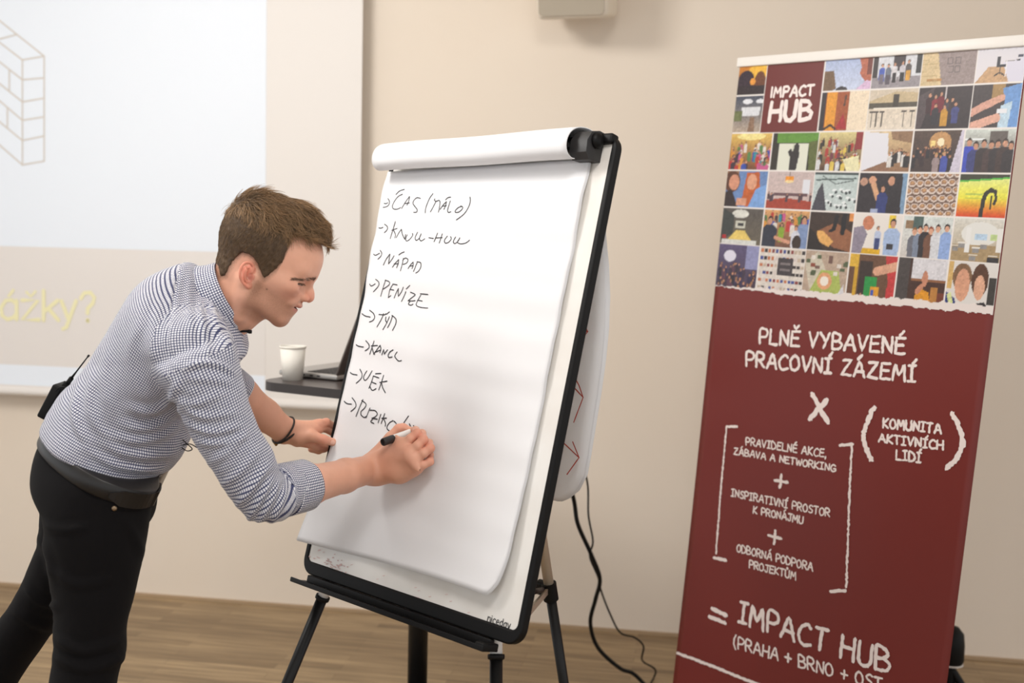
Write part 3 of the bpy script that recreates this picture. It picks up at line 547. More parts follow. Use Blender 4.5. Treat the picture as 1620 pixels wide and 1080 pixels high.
c = cell(2, 4).G((86, 66, 56), (70, 54, 52)); c.E(.55, .28, .22, .25, (200, 150, 96)).E(.56, .28, .07, .1, (255, 240, 200)).R(.36, .25, .45, .38, (250, 220, 140)).crowd(22, .35, .6, [(60, 44, 46), (100, 60, 50), (46, 40, 44)], .25, .35, 0, .8).P([(.95, 0), (1, 0), (1, 1), (.8, 1)], (214, 206, 222)).man(.5, .55, .5, (160, 140, 140), (190, 150, 90)).man(.66, .52, .5, (70, 84, 170), (200, 160, 100))
c = cell(2, 5).G((216, 222, 214), (70, 50, 46)); c.R(.5, .05, .85, .4, (100, 90, 84)).R(0, .2, .4, .25, (246, 250, 250))
for x, y, sh in ((.1, .22, (60, 76, 190)), (.24, .3, (56, 60, 120)), (.4, .25, (54, 42, 42)), (.55, .28, (70, 50, 48)), (.68, .26, (50, 40, 42)), (.82, .24, (64, 44, 40)), (.94, .3, (48, 38, 40))): c.man(x, y, .85, sh, (56, 40, 32), wd=1.2)
c = cell(3, 0).R(0, 0, 1, 1, (110, 140, 190)); c.R(0, 0, .3, .5, (150, 110, 80)).E(.15, .3, .2, .3, (96, 56, 36)).E(.2, .32, .13, .22, (216, 150, 120)).P([(.42, .95), (.5, .05), (.8, .02), (.85, .5), (.7, 1)], (196, 96, 40)).E(.64, .3, .12, .22, (228, 164, 130)).P([(.75, .5), (1, .35), (1, 1), (.6, 1)], (130, 170, 226)).P([(0, .6), (.15, .5), (.35, 1), (0, 1)], (52, 36, 34)).R(.3, .75, .55, .95, (222, 160, 130))
c = cell(3, 1).G((206, 186, 182), (214, 190, 184)); c.P([(0, 1), (0, .78), (.4, .7), (1, .78), (1, 1)], (170, 66, 44)).R(.38, .12, .56, .26, (240, 150, 30)).E(.47, .26, .1, .04, (250, 220, 160)).R(.46, 0, .48, .12, (100, 80, 60)).R(.78, .2, .93, .6, (232, 232, 238)).R(.15, .58, .9, .66, (110, 80, 84)).crowd(8, .55, .6, [(84, 60, 66), (70, 70, 90)], .2, .25)
c = cell(3, 2).G((190, 204, 202), (206, 216, 214)); c.P([(0, 1), (.1, .5), (.2, .25), (.35, 1)], (74, 72, 80)).L([(.05, .2), (.95, .15)], .02, (84, 100, 98)).L([(.2, .1), (.5, .3), (.9, .2)], .014, (100, 110, 110)).R(0, 0, 1, .06, (70, 80, 80))
for _ in range(16): x, y = rng.uniform(.3, .95), rng.uniform(.4, .9); c.E(x, y, .05, .035, (240, 244, 244)); c.E(x+.04, y+.05, .03, .04, (70, 76, 78))
c = cell(3, 3).R(0, 0, 1, 1, (50, 42, 46)); c.E(.1, .22, .08, .1, (196, 150, 126)).L([(.3, .25), (.4, .55), (.48, .75)], .07, (222, 170, 130)).E(.28, .18, .08, .1, (220, 164, 130)).man(.68, .05, 1.3, (46, 40, 44), (40, 30, 28), wd=1.2).man(.52, .32, .8, (50, 60, 120)).P([(.9, 0), (1, 0), (1, 1), (.92, 1)], (130, 160, 190)).R(.3, .9, .45, 1, (170, 180, 210))
c = cell(3, 4).R(0, 0, 1, 1, (120, 92, 78))
for j in range(6):
    for i in range(7): x, y = .02+i*.16+(j % 2)*.06, .06+j*.19-i*.01; c.E(x, y, .078, .085, (226, 208, 196)); c.E(x, y-.01, .055, .055, (168, 124, 92)); c.E(x, y-.02, .03, .025, (206, 160, 110))
c = cell(3, 5); t = c.Y[..., None]; c.v[:] = np.where(t < .55, np.array([236, 246, 160.])*(1-t/.55)+np.array([246, 236, 70.])*(t/.55), np.array([246, 236, 70.])*(1-(t-.55)/.45)+np.array([226, 70, 24.])*((t-.55)/.45)); c.P([(0, 0), (1, 0), (1, .06), (0, .15)], (60, 60, 40)).P([(0, .15), (1, .06), (1, .1), (0, .19)], (90, 190, 70)).L([(.5, 1), (.53, .6), (.56, .45), (.66, .36), (.74, .4)], .05, (44, 42, 34)).L([(.74, .4), (.78, .55), (.75, .68)], .035, (44, 42, 34)).L([(.68, .5), (.68, .8)], .02, (50, 50, 30)).R(.15, .45, .5, .48, (190, 206, 90)).R(.15, .55, .5, .58, (196, 206, 80))
c = cell(4, 0).G((92, 84, 78), (110, 100, 84)); c.E(.45, .15, .2, .12, (226, 224, 214)).R(.35, .35, .6, .55, (208, 206, 190)).R(.4, .4, .55, .5, (50, 48, 50)).P([(0, 0), (.3, .2), (.3, .7), (0, .95)], (64, 66, 62)).P([(.1, 1), (.38, .62), (.6, .62), (.85, 1)], (236, 206, 110)).R(.05, .88, .9, 1, (220, 220, 214)).R(.05, .75, .15, .85, (180, 40, 40))
c = cell(4, 1).G((226, 170, 110), (120, 80, 60)); c.crowd(26, .0, .3, PAL, .25, .4).man(.15, .2, 1., (50, 52, 66), (46, 32, 28), wd=1.3).man(.42, .35, .5, (140, 170, 50)).man(.9, .15, 1., (130, 150, 190), wd=1.2).man(.74, .4, .7, (220, 220, 230), (80, 50, 30)).L([(.3, .75), (.6, .85)], .05, (220, 160, 130)).E(.78, .85, .1, .2, (60, 44, 36))
c = cell(4, 2).R(0, 0, 1, 1, (62, 44, 34)); c.P([(.2, .5), (.6, .25), (1, .5), (1, 1), (.6, .9)], (152, 98, 66)).R(.9, 0, 1, .2, (230, 150, 80)).P([(.2, .5), (.35, .5), (.6, .75), (.5, .9), (.22, .75)], (234, 176, 100)).L([(.62, .1), (.58, .42)], .06, (34, 28, 28)).L([(.8, 0), (.78, .5)], .07, (30, 26, 28)).L([(.5, .48), (.6, .42)], .04, (24, 20, 22)).P([(0, 1), (0, .4), (.2, .6), (.4, 1)], (40, 30, 26))
c = cell(4, 3).R(0, 0, 1, 1, (240, 232, 224)); c.R(.72, .0, .86, .5, (236, 204, 60)).R(.1, .86, .6, 1, (226, 176, 30)).E(.3, .22, .12, .18, (206, 130, 96)).P([(0, 1), (0, .35), (.2, .3), (.3, .5), (.2, 1)], (150, 140, 156)).man(.52, .3, .5, (190, 200, 226), legs=(60, 70, 120)).man(.82, .12, 1., (170, 190, 224), (50, 36, 30), wd=1.2).R(.72, .72, .86, .85, (60, 56, 60))
c = cell(4, 4).G((220, 226, 222), (214, 206, 200)); c.R(.2, 0, .4, .3, (80, 100, 96)).R(.05, .1, .2, .3, (150, 120, 90))
for x, y, sh, hr in ((.25, .3, (110, 110, 120), (150, 96, 50)), (.36, .25, (130, 140, 160), (50, 36, 30)), (.47, .2, (52, 44, 46), (40, 30, 26)), (.58, .26, (120, 80, 60), (150, 70, 40)), (.72, .2, (222, 222, 226), (60, 40, 34)), (.9, .18, (150, 176, 226), (44, 32, 30))): c.man(x, y, .85, sh, hr, (226, 170, 140))
c = cell(4, 5).G((226, 222, 212), (180, 160, 130)); c.E(.55, .35, .38, .28, (236, 234, 228)).R(0, .62, 1, 1, (176, 150, 110)).R(.26, .2, .36, .8, (242, 240, 236)).R(.9, .2, 1, .75, (240, 236, 230)).R(.45, .35, .7, .5, (190, 214, 236)).R(.76, .35, .9, .48, (200, 220, 150))
for x, y in ((.08, .72), (.5, .75), (.2, .65), (.65, .65), (.85, .92), (.45, .92)): c.R(x-.06, y-.05, x+.06, y+.05, (150, 146, 144)).R(x-.08, y-.09, x+.1, y-.06, (236, 230, 220))
c.R(.75, .88, .98, 1, (54, 50, 52))
c = cell(5, 0).G((96, 84, 120), (70, 54, 66)); c.E(.3, .2, .15, .1, (230, 226, 240)).R(.7, 0, 1, .4, (150, 150, 190)).crowd(48, .3, .85, [(70, 54, 70), (60, 50, 80), (100, 64, 80), (50, 44, 54)], .18, .35)
c = cell(5, 1).R(0, 0, 1, 1, (228, 218, 208))
for j in range(8):
    for i in range(12): c.R(.02+i*.083, .03+j*.125, .02+i*.083+.06, .03+j*.125+.055, [(140, 60, 60), (70, 80, 150), (60, 50, 50), (200, 180, 160), (200, 120, 80), (220, 206, 200)][rng.integers(6)])
c.R(.42, .16, .76, .46, (70, 62, 64)); 
for y in (.24, .34): c.R(.48, y, .7, y+.04, (130, 120, 120))
c = cell(5, 2).R(0, 0, 1, 1, (190, 166, 146)); c.P([(0, .2), (.3, 0), (.5, .3), (.2, .7)], (210, 200, 180)).P([(.0, 1), (.15, .7), (.4, .3), (.8, .3), (.9, .6), (.7, 1)], (176, 190, 96)).E(.5, .48, .17, .14, (230, 166, 120)).E(.5, .48, .1, .08, (250, 240, 226)).P([(.6, 1), (.95, .5), (1, 1)], (226, 222, 226))
for _ in range(14): x, y = rng.uniform(0, 1), rng.uniform(0, .35); c.R(x, y, x+.1, y+.06, [(150, 80, 60), (230, 220, 210), (90, 100, 70), (120, 90, 80)][rng.integers(4)])
c = cell(5, 3).R(0, 0, 1, 1, (110, 76, 54)); c.R(0, 0, .2, .2, (226, 180, 60)).R(.12, .2, .2, 1, (214, 166, 46)).R(.22, .1, .5, .9, (60, 46, 40)).P([(.75, 0), (1, 0), (1, .75), (.8, .9), (.85, .4)], (200, 60, 60)).R(.36, .34, .62, .66, (40, 150, 70)).R(.5, .5, .68, .8, (226, 160, 40)).R(.52, .55, .58, .65, (60, 90, 180)).L([(.6, .25), (1, .15)], .07, (226, 170, 140)).P([(.22, 1), (.3, .6), (.42, .75), (.4, 1)], (226, 166, 140)).P([(.7, 1), (.8, .85), (1, .8), (1, 1)], (210, 44, 40))
c = cell(5, 4).R(0, 0, 1, 1, (74, 46, 36)); c.R(0, 0, .25, 1, (76, 68, 66)).R(.3, 0, 1, .3, (226, 222, 226)).R(.3, .3, 1, .34, (150, 100, 66)).R(.72, .42, .86, 1, (190, 130, 60)).P([(.4, 1), (.38, .8), (.42, .52), (.52, .45), (.68, .5), (.76, .75), (.7, 1)], (228, 154, 30)).E(.58, .3, .06, .12, (206, 140, 110)).L([(.45, .5), (.52, .42)], .04, (206, 140, 110)).R(.86, .5, 1, 1, (120, 60, 40))
c = cell(5, 5).R(0, 0, 1, 1, (232, 226, 220)); c.R(0, 0, .1, .4, (220, 180, 110)).R(.85, .2, 1, .6, (60, 56, 52)).P([(0, 1), (0, .45), (.2, .55), (.32, 1)], (46, 60, 130)).P([(.02, .5), (.1, .45), (.3, .9), (.24, .95)], (220, 226, 160)).E(.3, .22, .2, .2, (130, 96, 66)).E(.32, .34, .15, .24, (224, 164, 132)).P([(.35, 1), (.5, .62), (.8, .56), (.95, .7), (.95, 1)], (50, 44, 46)).E(.67, .25, .17, .24, (90, 56, 36)).E(.67, .36, .11, .18, (230, 176, 146)).P([(.6, .75), (1, .72), (1, 1), (.58, 1)], (236, 232, 232)).E(.55, .78, .05, .06, (200, 50, 50))
bl_n = np.repeat(np.repeat(rng.normal(0, 1, (NH//4+1, NW//4+1)), 4, 0), 4, 1)[:NH, :NW]*.6+np.repeat(np.repeat(rng.normal(0, 1, (NH//2+1, NW//2+1)), 2, 0), 2, 1)[:NH, :NW]
lum = img.mean(-1); pic = (lum < 226)[..., None]; img = np.where(pic, np.clip(img*(1+.02*bl_n[..., None])+1.5*bl_n[..., None], 0, 255), img)
lx_, ly_ = int(c0[1]), int(r_y[2]); img[:ly_, int(c0[1]):int(c0[2])] = np.where((np.abs(img[:ly_, int(c0[1]):int(c0[2])]-(113, 34, 27)).sum(-1) < 60)[..., None], (113, 34, 27), img[:ly_, int(c0[1]):int(c0[2])])
for k in range(NW):  # torn paint edge along the bottom of the collage
    u = -.425+(k+.5)*RES; px_v = 1.341+(u+.408)*.0203+.0012*math.sin(u*41)+.0012*math.sin(u*137)+.001*math.sin(u*310)
    th = .004+.014*min(1, max(0, (u+.40)/.35))*(1+.12*math.sin(u*90)); e0 = int((VT-px_v)/RES); e1 = int((VT-px_v+th*.75)/RES)
    img[max(0, e0-int(th*.45/RES)):e1, k] = (242, 230, 224); img[e1:, k] = np.nan
ok = ~np.isnan(img[..., 0]); vid = -np.ones((NH, NW), int); vid[ok] = np.arange(ok.sum()); jj, ii = np.nonzero(ok)
uu = -.425+(ii+.5)*RES; vv = VT-(jj+.5)*RES
bow = .004*np.sin(vv*3.1)*np.sin(uu*6+1)+.0011
PV = QC+np.outer(uu, QH)+np.outer(vv, QU)+np.outer(bow, QN)
q = np.stack([vid[1:, :-1], vid[1:, 1:], vid[:-1, 1:], vid[:-1, :-1]], -1).reshape(-1, 4); q = q[(q >= 0).all(1)]
mesh('photo_collage', PV, q, vcol('printed_photos', .42), bn_, True, col=lin(img[ok])*.86, label='grid of small colour photographs')
# chalk alphabet, strokes in a unit box
AL = {'A': ([[(0,0),(.48,1),(.62,.9),(.95,0)],[(.18,.36),(.85,.36)]],.95), 'B': ([[(.05,0),(0,1),(.55,.95),(.7,.76),(.5,.56),(.05,.5)],[(.5,.54),(.85,.36),(.75,.1),(.4,0),(.05,.0)]],.85), 'C': ([[(.85,.86),(.55,1),(.2,.8),(.02,.45),(.18,.1),(.5,0),(.88,.12)]],.85),
 'D': ([[(.05,0),(0,1),(.5,.9),(.85,.55),(.75,.2),(.4,.03),(.05,0)]],.85), 'E': ([[(.8,1),(.08,.97),(.02,0),(.82,.02)],[(.05,.52),(.68,.54)]],.8), 'G': ([[(.85,.86),(.5,1),(.15,.8),(.02,.42),(.18,.08),(.5,0),(.85,.14),(.88,.42),(.5,.42)]],.9), 'H': ([[(.05,1),(0,0)],[(.82,1),(.8,0)],[(.02,.5),(.8,.52)]],.82),
 'I': ([[(.32,1),(.3,0)],[(.02,.98),(.62,1)],[(0,0),(.6,.02)]],.62), 'i': ([[(.1,1),(.1,0)]],.2), 'J': ([[(.15,.98),(.85,1)],[(.58,1),(.55,.2),(.4,.02),(.15,.05),(.02,.25)]],.75), 'K': ([[(.05,1),(0,0)],[(.75,1),(.05,.45),(.8,0)]],.8), 'L': ([[(.05,1),(0,.02),(.75,0)]],.75),
 'M': ([[(0,0),(.14,1),(.5,.35),(.86,1),(1,0)]],1.), 'N': ([[(.03,0),(.03,1),(.78,.03),(.8,1)]],.82), 'O': ([[(.42,1),(.1,.8),(0,.45),(.14,.1),(.42,0),(.74,.15),(.84,.5),(.7,.85),(.42,1)]],.85), 'P': ([[(.05,0),(.02,.97),(.55,1),(.78,.78),(.6,.5),(.05,.45)]],.78), 'R': ([[(.05,0),(.02,.97),(.55,1),(.76,.78),(.6,.54),(.05,.48)],[(.3,.5),(.85,0)]],.85),
 'S': ([[(.75,.88),(.45,1),(.1,.8),(.25,.58),(.62,.42),(.72,.16),(.4,0),(.02,.1)]],.75), 'T': ([[(.4,1),(.38,0)],[(0,.97),(.82,1)]],.82), 'U': ([[(.03,1),(.02,.3),(.2,.03),(.5,0),(.76,.2),(.8,1)]],.82), 'V': ([[(0,1),(.4,0),(.82,1)]],.82), 'W': ([[(0,1),(.24,0),(.52,.75),(.8,0),(1.05,1)]],1.05), 'Y': ([[(0,1),(.4,.5)],[(.82,1),(.3,0)]],.82), 'Z': ([[(.05,.97),(.8,1),(0,.02),(.85,0)]],.85),
 '+': ([[(.38,.82),(.36,.12)],[(0,.48),(.74,.46)]],.75), '=': ([[(0,.68),(.8,.7)],[(0,.3),(.8,.32)]],.8), '(': ([[(.35,1.12),(.08,.75),(.05,.3),(.3,-.15)]],.35), ',': ([[(.1,.1),(0,-.2)]],.2), ' ': ([], .42)}
ACC = {'Ě': ('E', 'v'), 'É': ('E', '/'), 'Í': ('I', '/'), 'Á': ('A', '/'), 'Ů': ('U', 'o')}
ACS = {'v': [(.2,1.36),(.42,1.14),(.68,1.38)], '/': [(.35,1.14),(.66,1.4)], 'o': [(.4,1.12),(.28,1.22),(.4,1.34),(.53,1.22),(.4,1.12)]}
def write(bd, text, p0, p1, ph, w0, jit=.25, nrm=None, wob=.03, plain=False):
    """chalk text from baseline start p0 to baseline end p1 (photo points on the banner), cap height from point ph above p0"""
    w = w0*.9; a = np.array(quv(*p0)); b_ = np.array(quv(*p1)); h = np.linalg.norm(np.array(quv(*ph))-a)*.985
    units = []; tot = 0
    for ch in text:
        base, ac = ACC.get(ch, (ch, None)); 
        if plain and base == 'I': base = 'i'
        st, wd_ = AL[base]; units.append((tot, st, ac)); tot += wd_+.26
    tot -= .26; sx = np.linalg.norm(b_-a)/tot; ex_ = (b_-a)/np.linalg.norm(b_-a); ey_ = np.array([-ex_[1], ex_[0]])
    for x0, st, ac in units:
        dy = random.uniform(-wob, wob); sl_ = random.uniform(-.05, .05)
        for s_ in list(st)+([ACS[ac]] if ac else []):
            pts = spline([np.array([p[0], p[1], 0.]) for p in s_], 5) if (len(s_) > 4 and not plain) else [np.array([p[0], p[1], 0.]) for p in s_]
            Q = []
            for p in pts:
                g = a+ex_*((x0+p[0]+sl_*p[1])*sx)+ey_*((p[1]+dy)*h); Q.append(ql(g[0], g[1], qbow(g[0], g[1])+.0014))
            Q = dens(Q, w*.7); 
            if jit: Q = [p+QH*random.gauss(0, w*.05)+QU*random.gauss(0, w*.05) for p in Q]
            ribbon(bd, Q, w*random.uniform(.9, 1.1), QN, jit, h=0.)
def stroke(bd, pts, w, jit=.3, thin=None):
    Q = [ql(*quv(*p)) for p in pts]; Q = [q+QN*(.0014+qbow(np.dot(q-QC, QH), np.dot(q-QC, QU))) for q in Q]
    if len(Q) > 2: Q = spline(Q, 8)
    ribbon(bd, [q+QH*random.gauss(0, w*.06) for q in dens(Q, w*.6)], w, QN, jit, h=0.)
k5 = lambda x, y: (1100+x/3.115, 480+y/3.115); k6 = lambda x, y: (1050+x/2.842, 760+y/2.842); k1 = lambda x, y: (1130+x/4.907, 40+y/4.907)
lt = B()
write(lt, 'PLNĚ VYBAVENÉ', k5(318, 196), k5(1030, 250), k5(321, 124), .0085); write(lt, 'PRACOVNÍ ZÁZEMÍ', k5(252, 308), k5(1084, 385), k5(256, 238), .0085)
stroke(lt, [k5(578, 447), k5(655, 586)], .014); stroke(lt, [k5(650, 477), k5(563, 568)], .014)
write(lt, 'KOMUNITA', k5(926, 610), k5(1212, 641), k5(929, 564), .0062); write(lt, 'AKTIVNÍCH', k5(906, 682), k5(1222, 719), k5(909, 641), .0062); write(lt, 'LIDÍ', k5(992, 767), k5(1112, 782), k5(994, 720), .0062)
stroke(lt, [k5(882, 514), k5(848, 590), k5(832, 650), k5(842, 710), k5(872, 770)], .0135, .35); stroke(lt, [k5(1266, 540), k5(1303, 612), k5(1318, 690), k5(1290, 760), k5(1240, 812)], .0135, .35)
stroke(lt, [k5(208, 606), k5(155, 606)], .0075); stroke(lt, [k5(155, 606), k5(128, 880), k6(246, 160), k6(234, 328)], .006, .5); stroke(lt, [k6(222, 346), k6(280, 359)], .009)
stroke(lt, [k5(714, 699), k5(778, 692)], .008); stroke(lt, [k5(775, 696), k5(764, 900), k6(834, 240), k6(826, 478)], .0065, .5); stroke(lt, [k6(756, 496), k6(822, 493)], .009)
write(lt, 'PRAVIDELNÉ AKCE,', k5(250, 696), k5(648, 758), k5(253, 660), .0048); write(lt, 'ZÁBAVA A NETWORKING', k5(190, 741), k5(694, 828), k5(193, 710), .0048)
for y0 in (874,): stroke(lt, [k5(393, 871), k5(459, 881)], .0085); stroke(lt, [k5(427, 844), k5(419, 906)], .0085)
write(lt, 'INSPIRATIVNÍ PROSTOR', k6(303, 70), k6(750, 162), k6(306, 38), .0048); write(lt, 'K PRONÁJMU', k6(403, 146), k6(629, 194), k6(406, 115), .0048)
stroke(lt, [k6(473, 245), k6(532, 260)], .0085); stroke(lt, [k6(505, 224), k6(498, 283)], .0085)
write(lt, 'ODBORNÁ PODPORA', k6(328, 318), k6(674, 406), k6(331, 285), .0048); write(lt, 'PROJEKTŮM', k6(385, 390), k6(597, 444), k6(388, 358), .0048)
stroke(lt, [k6(218, 576), k6(281, 606)], .012); stroke(lt, [k6(205, 612), k6(275, 640)], .012)
write(lt, 'IMPACT HUB', k6(336, 634), k6(1016, 866), k6(352, 545), .0105); write(lt, '(PRAHA + BRNO + OST', k6(314, 748), k6(985, 944), k6(323, 700), .0065)
stroke(lt, [k6(60, 775), k6(240, 842), k6(420, 913), k6(700, 1010)], .009)
lt.build('chalk_lettering', M_chalk, bs)
lg2 = B(); write(lg2, 'IMPACT', k1(440, 560), k1(770, 543), k1(446, 482), .0075, .12, wob=0, plain=True); write(lg2, 'HUB', k1(430, 748), k1(752, 732), k1(440, 598), .0135, .12, wob=0, plain=True)
lg2.build('logo_lettering', M_chalk, bs)
# ------------------------------------------------------------------ organic surfaces: blended solids, then a surface net
class Cone:
    def __init__(s, a, b, ra, rb=None, k=.004, op=1): s.a = np.asarray(a, float); s.b = np.asarray(b, float); s.ra = ra; s.rb = ra if rb is None else rb; s.k = k; s.op = op; s.c = (s.a+s.b)/2; s.R = np.linalg.norm(s.b-s.a)/2+max(s.ra, s.rb)
    def d(s, p):
        ab = s.b-s.a; t = np.clip(((p-s.a)@ab)/(ab@ab+1e-12), 0, 1); return np.linalg.norm(p-s.a-t[:, None]*ab, axis=1)-(s.ra+(s.rb-s.ra)*t)
class Ell:
    def __init__(s, c, r, axes=None, k=.004, op=1): s.c = np.asarray(c, float); s.r = np.asarray(r, float); s.A = np.eye(3) if axes is None else np.array([unit(x) for x in axes]); s.k = k; s.op = op; s.R = max(r)
    def d(s, p):
        q = (p-s.c)@s.A.T; k0 = np.linalg.norm(q/s.r, axis=1); k1 = np.linalg.norm(q/s.r**2, axis=1); return k0*(k0-1)/np.maximum(k1, 1e-9)
class Flat:
    """round cone squashed along n by factor f"""
    def __init__(s, a, b, ra, rb, n, f, k=.004, op=1): s.a = np.asarray(a, float); s.b = np.asarray(b, float); s.ra = ra; s.rb = rb; s.n = unit(n); s.f = f; s.k = k; s.op = op; s.c = (s.a+s.b)/2; s.R = np.linalg.norm(s.b-s.a)/2+max(ra, rb)
    def d(s, p):
        ab = s.b-s.a; t = np.clip(((p-s.a)@ab)/(ab@ab+1e-12), 0, 1); v = p-s.a-t[:, None]*ab; h = v@s.n; v = v+np.outer(h*(1/s.f-1), s.n); r = s.ra+(s.rb-s.ra)*t; return (np.linalg.norm(v, axis=1)-r)*(.5+.5*s.f)
class Loft:
    """elliptic sections (centre, thick dir, wide dir, half thick, half wide) along a spine"""
    def __init__(s, st, k=.01, op=1, n=5):
        arr = [np.concatenate([c, T, W, [a, b]]) for c, T, W, a, b in st]; A = np.array(spline(arr, n)); s.C = A[:, :3]; s.T = A[:, 3:6]/np.linalg.norm(A[:, 3:6], axis=1)[:, None]; s.W = A[:, 6:9]/np.linalg.norm(A[:, 6:9], axis=1)[:, None]; s.a = A[:, 9]; s.b = A[:, 10]
        s.k = k; s.op = op; s.c = s.C.mean(0); s.R = np.linalg.norm(s.C-s.c, axis=1).max()+max(s.a.max(), s.b.max()); s.L = np.concatenate([[0], np.cumsum(np.linalg.norm(np.diff(s.C, axis=0), axis=1))]); s.N = np.cross(s.T, s.W); s.N /= np.linalg.norm(s.N, axis=1)[:, None]; tg = np.gradient(s.C, axis=0); s.N *= np.sign((s.N*tg).sum(1))[:, None]
    def full(s, p):
        pc = (p.min(0)+p.max(0))/2; pr = np.linalg.norm(p.max(0)-p.min(0))/2; dc = np.linalg.norm((s.C[:-1]+s.C[1:])/2-pc, axis=1); use = np.nonzero((dc < dc.min()+2*pr+.07) | (np.arange(len(dc)) == 0) | (np.arange(len(dc)) == len(dc)-1))[0]
        best = np.full(len(p), 1e9); par = np.zeros(len(p)); ang = np.zeros(len(p)); H_ = p@s.N.T-(s.C*s.N).sum(1); H_ = H_.T
        for i in use:
            h0 = H_[i]; t = np.clip(h0/np.maximum(h0-H_[i+1], 1e-6), 0, 1)[:, None]; A = s.C[i+1]-s.C[i]
            v = p-s.C[i]-t*A; T = s.T[i]*(1-t)+s.T[i+1]*t; W = s.W[i]*(1-t)+s.W[i+1]*t; a = (s.a[i]*(1-t)+s.a[i+1]*t)[:, 0]; b = (s.b[i]*(1-t)+s.b[i+1]*t)[:, 0]
            x = np.einsum('ij,ij->i', v, T); y = np.einsum('ij,ij->i', v, W); z2 = np.maximum(np.einsum('ij,ij->i', v, v)-x*x-y*y, 0); m = np.minimum(a, b)
            k0 = np.sqrt((x/a)**2+(y/b)**2+z2/m**2); k1 = np.sqrt((x/a**2)**2+(y/b**2)**2+z2/m**4); d = k0*(k0-1)/np.maximum(k1, 1e-9); d = np.where(k0 < 1e-3, -m, d)
            okk = (h0 >= 0) & (H_[i+1] < 0)
            if i == 0: okk |= h0 < 0
            if i == len(s.C)-2: okk |= H_[i+1] >= 0
            d = np.where(okk, d, d+5.)
            w = d < best; best = np.where(w, d, best); tp_ = t[:, 0]; hr_ = h0/np.maximum(h0-H_[i+1], 1e-4); tp_ = np.clip(hr_, 0, 30) if i == len(s.C)-2 else (np.clip(hr_, -30, 1) if i == 0 else tp_); par = np.where(w, s.L[i]+(s.L[i+1]-s.L[i])*tp_, par); ang = np.where(w, np.arctan2(y/b, x/a), ang)
        return np.where(best > 3, best-5., best), par, ang
    def shrink(s, f, skip=0):
        import copy; o = copy.copy(s); o.a = s.a[skip:]*f; o.b = s.b[skip:]*f; o.C = s.C[skip:]; o.T = s.T[skip:]; o.W = s.W[skip:]; o.N = s.N[skip:]; o.L = s.L[skip:]; return o
    def d(s, p): return s.full(p)[0]
def smin(a, b, k):
    h = np.maximum(k-np.abs(a-b), 0)/k; return np.minimum(a, b)-h*h*k*.25
def smax(a, b, k): return -smin(-a, -b, k)
class Body:
    """base solids blended in order, plus branches (chains of solids) each blended only with the base"""
    def __init__(s): s.base = []; s.br = []
    def add(s, *pr): s.base += pr; return s
    def branch(s, pr, k): s.br.append((pr, k)); return s
    def d(s, p, c=None, h=1e9):
        far = lambda q: np.linalg.norm(q.c-c)-q.R > h+2.2*q.k+.022 if c is not None else False
        acc = np.full(len(p), 1.0)
        for q in s.base:
            if far(q): continue
            d = q.d(p); acc = smin(acc, d, q.k) if q.op > 0 else smax(acc, -d, q.k)
        out = acc
        for pr, k in s.br:
            e = None
            for q in pr:
                if far(q): continue
                d = q.d(p); e = d if e is None else (smin(e, d, q.k) if q.op > 0 else smax(e, -d, q.k))
            if e is not None: out = np.minimum(out, smin(acc, e, k))
        return out
    def prims(s): return [q for q in s.base if q.op > 0]+[q for pr, _ in s.br for q in pr if q.op > 0]
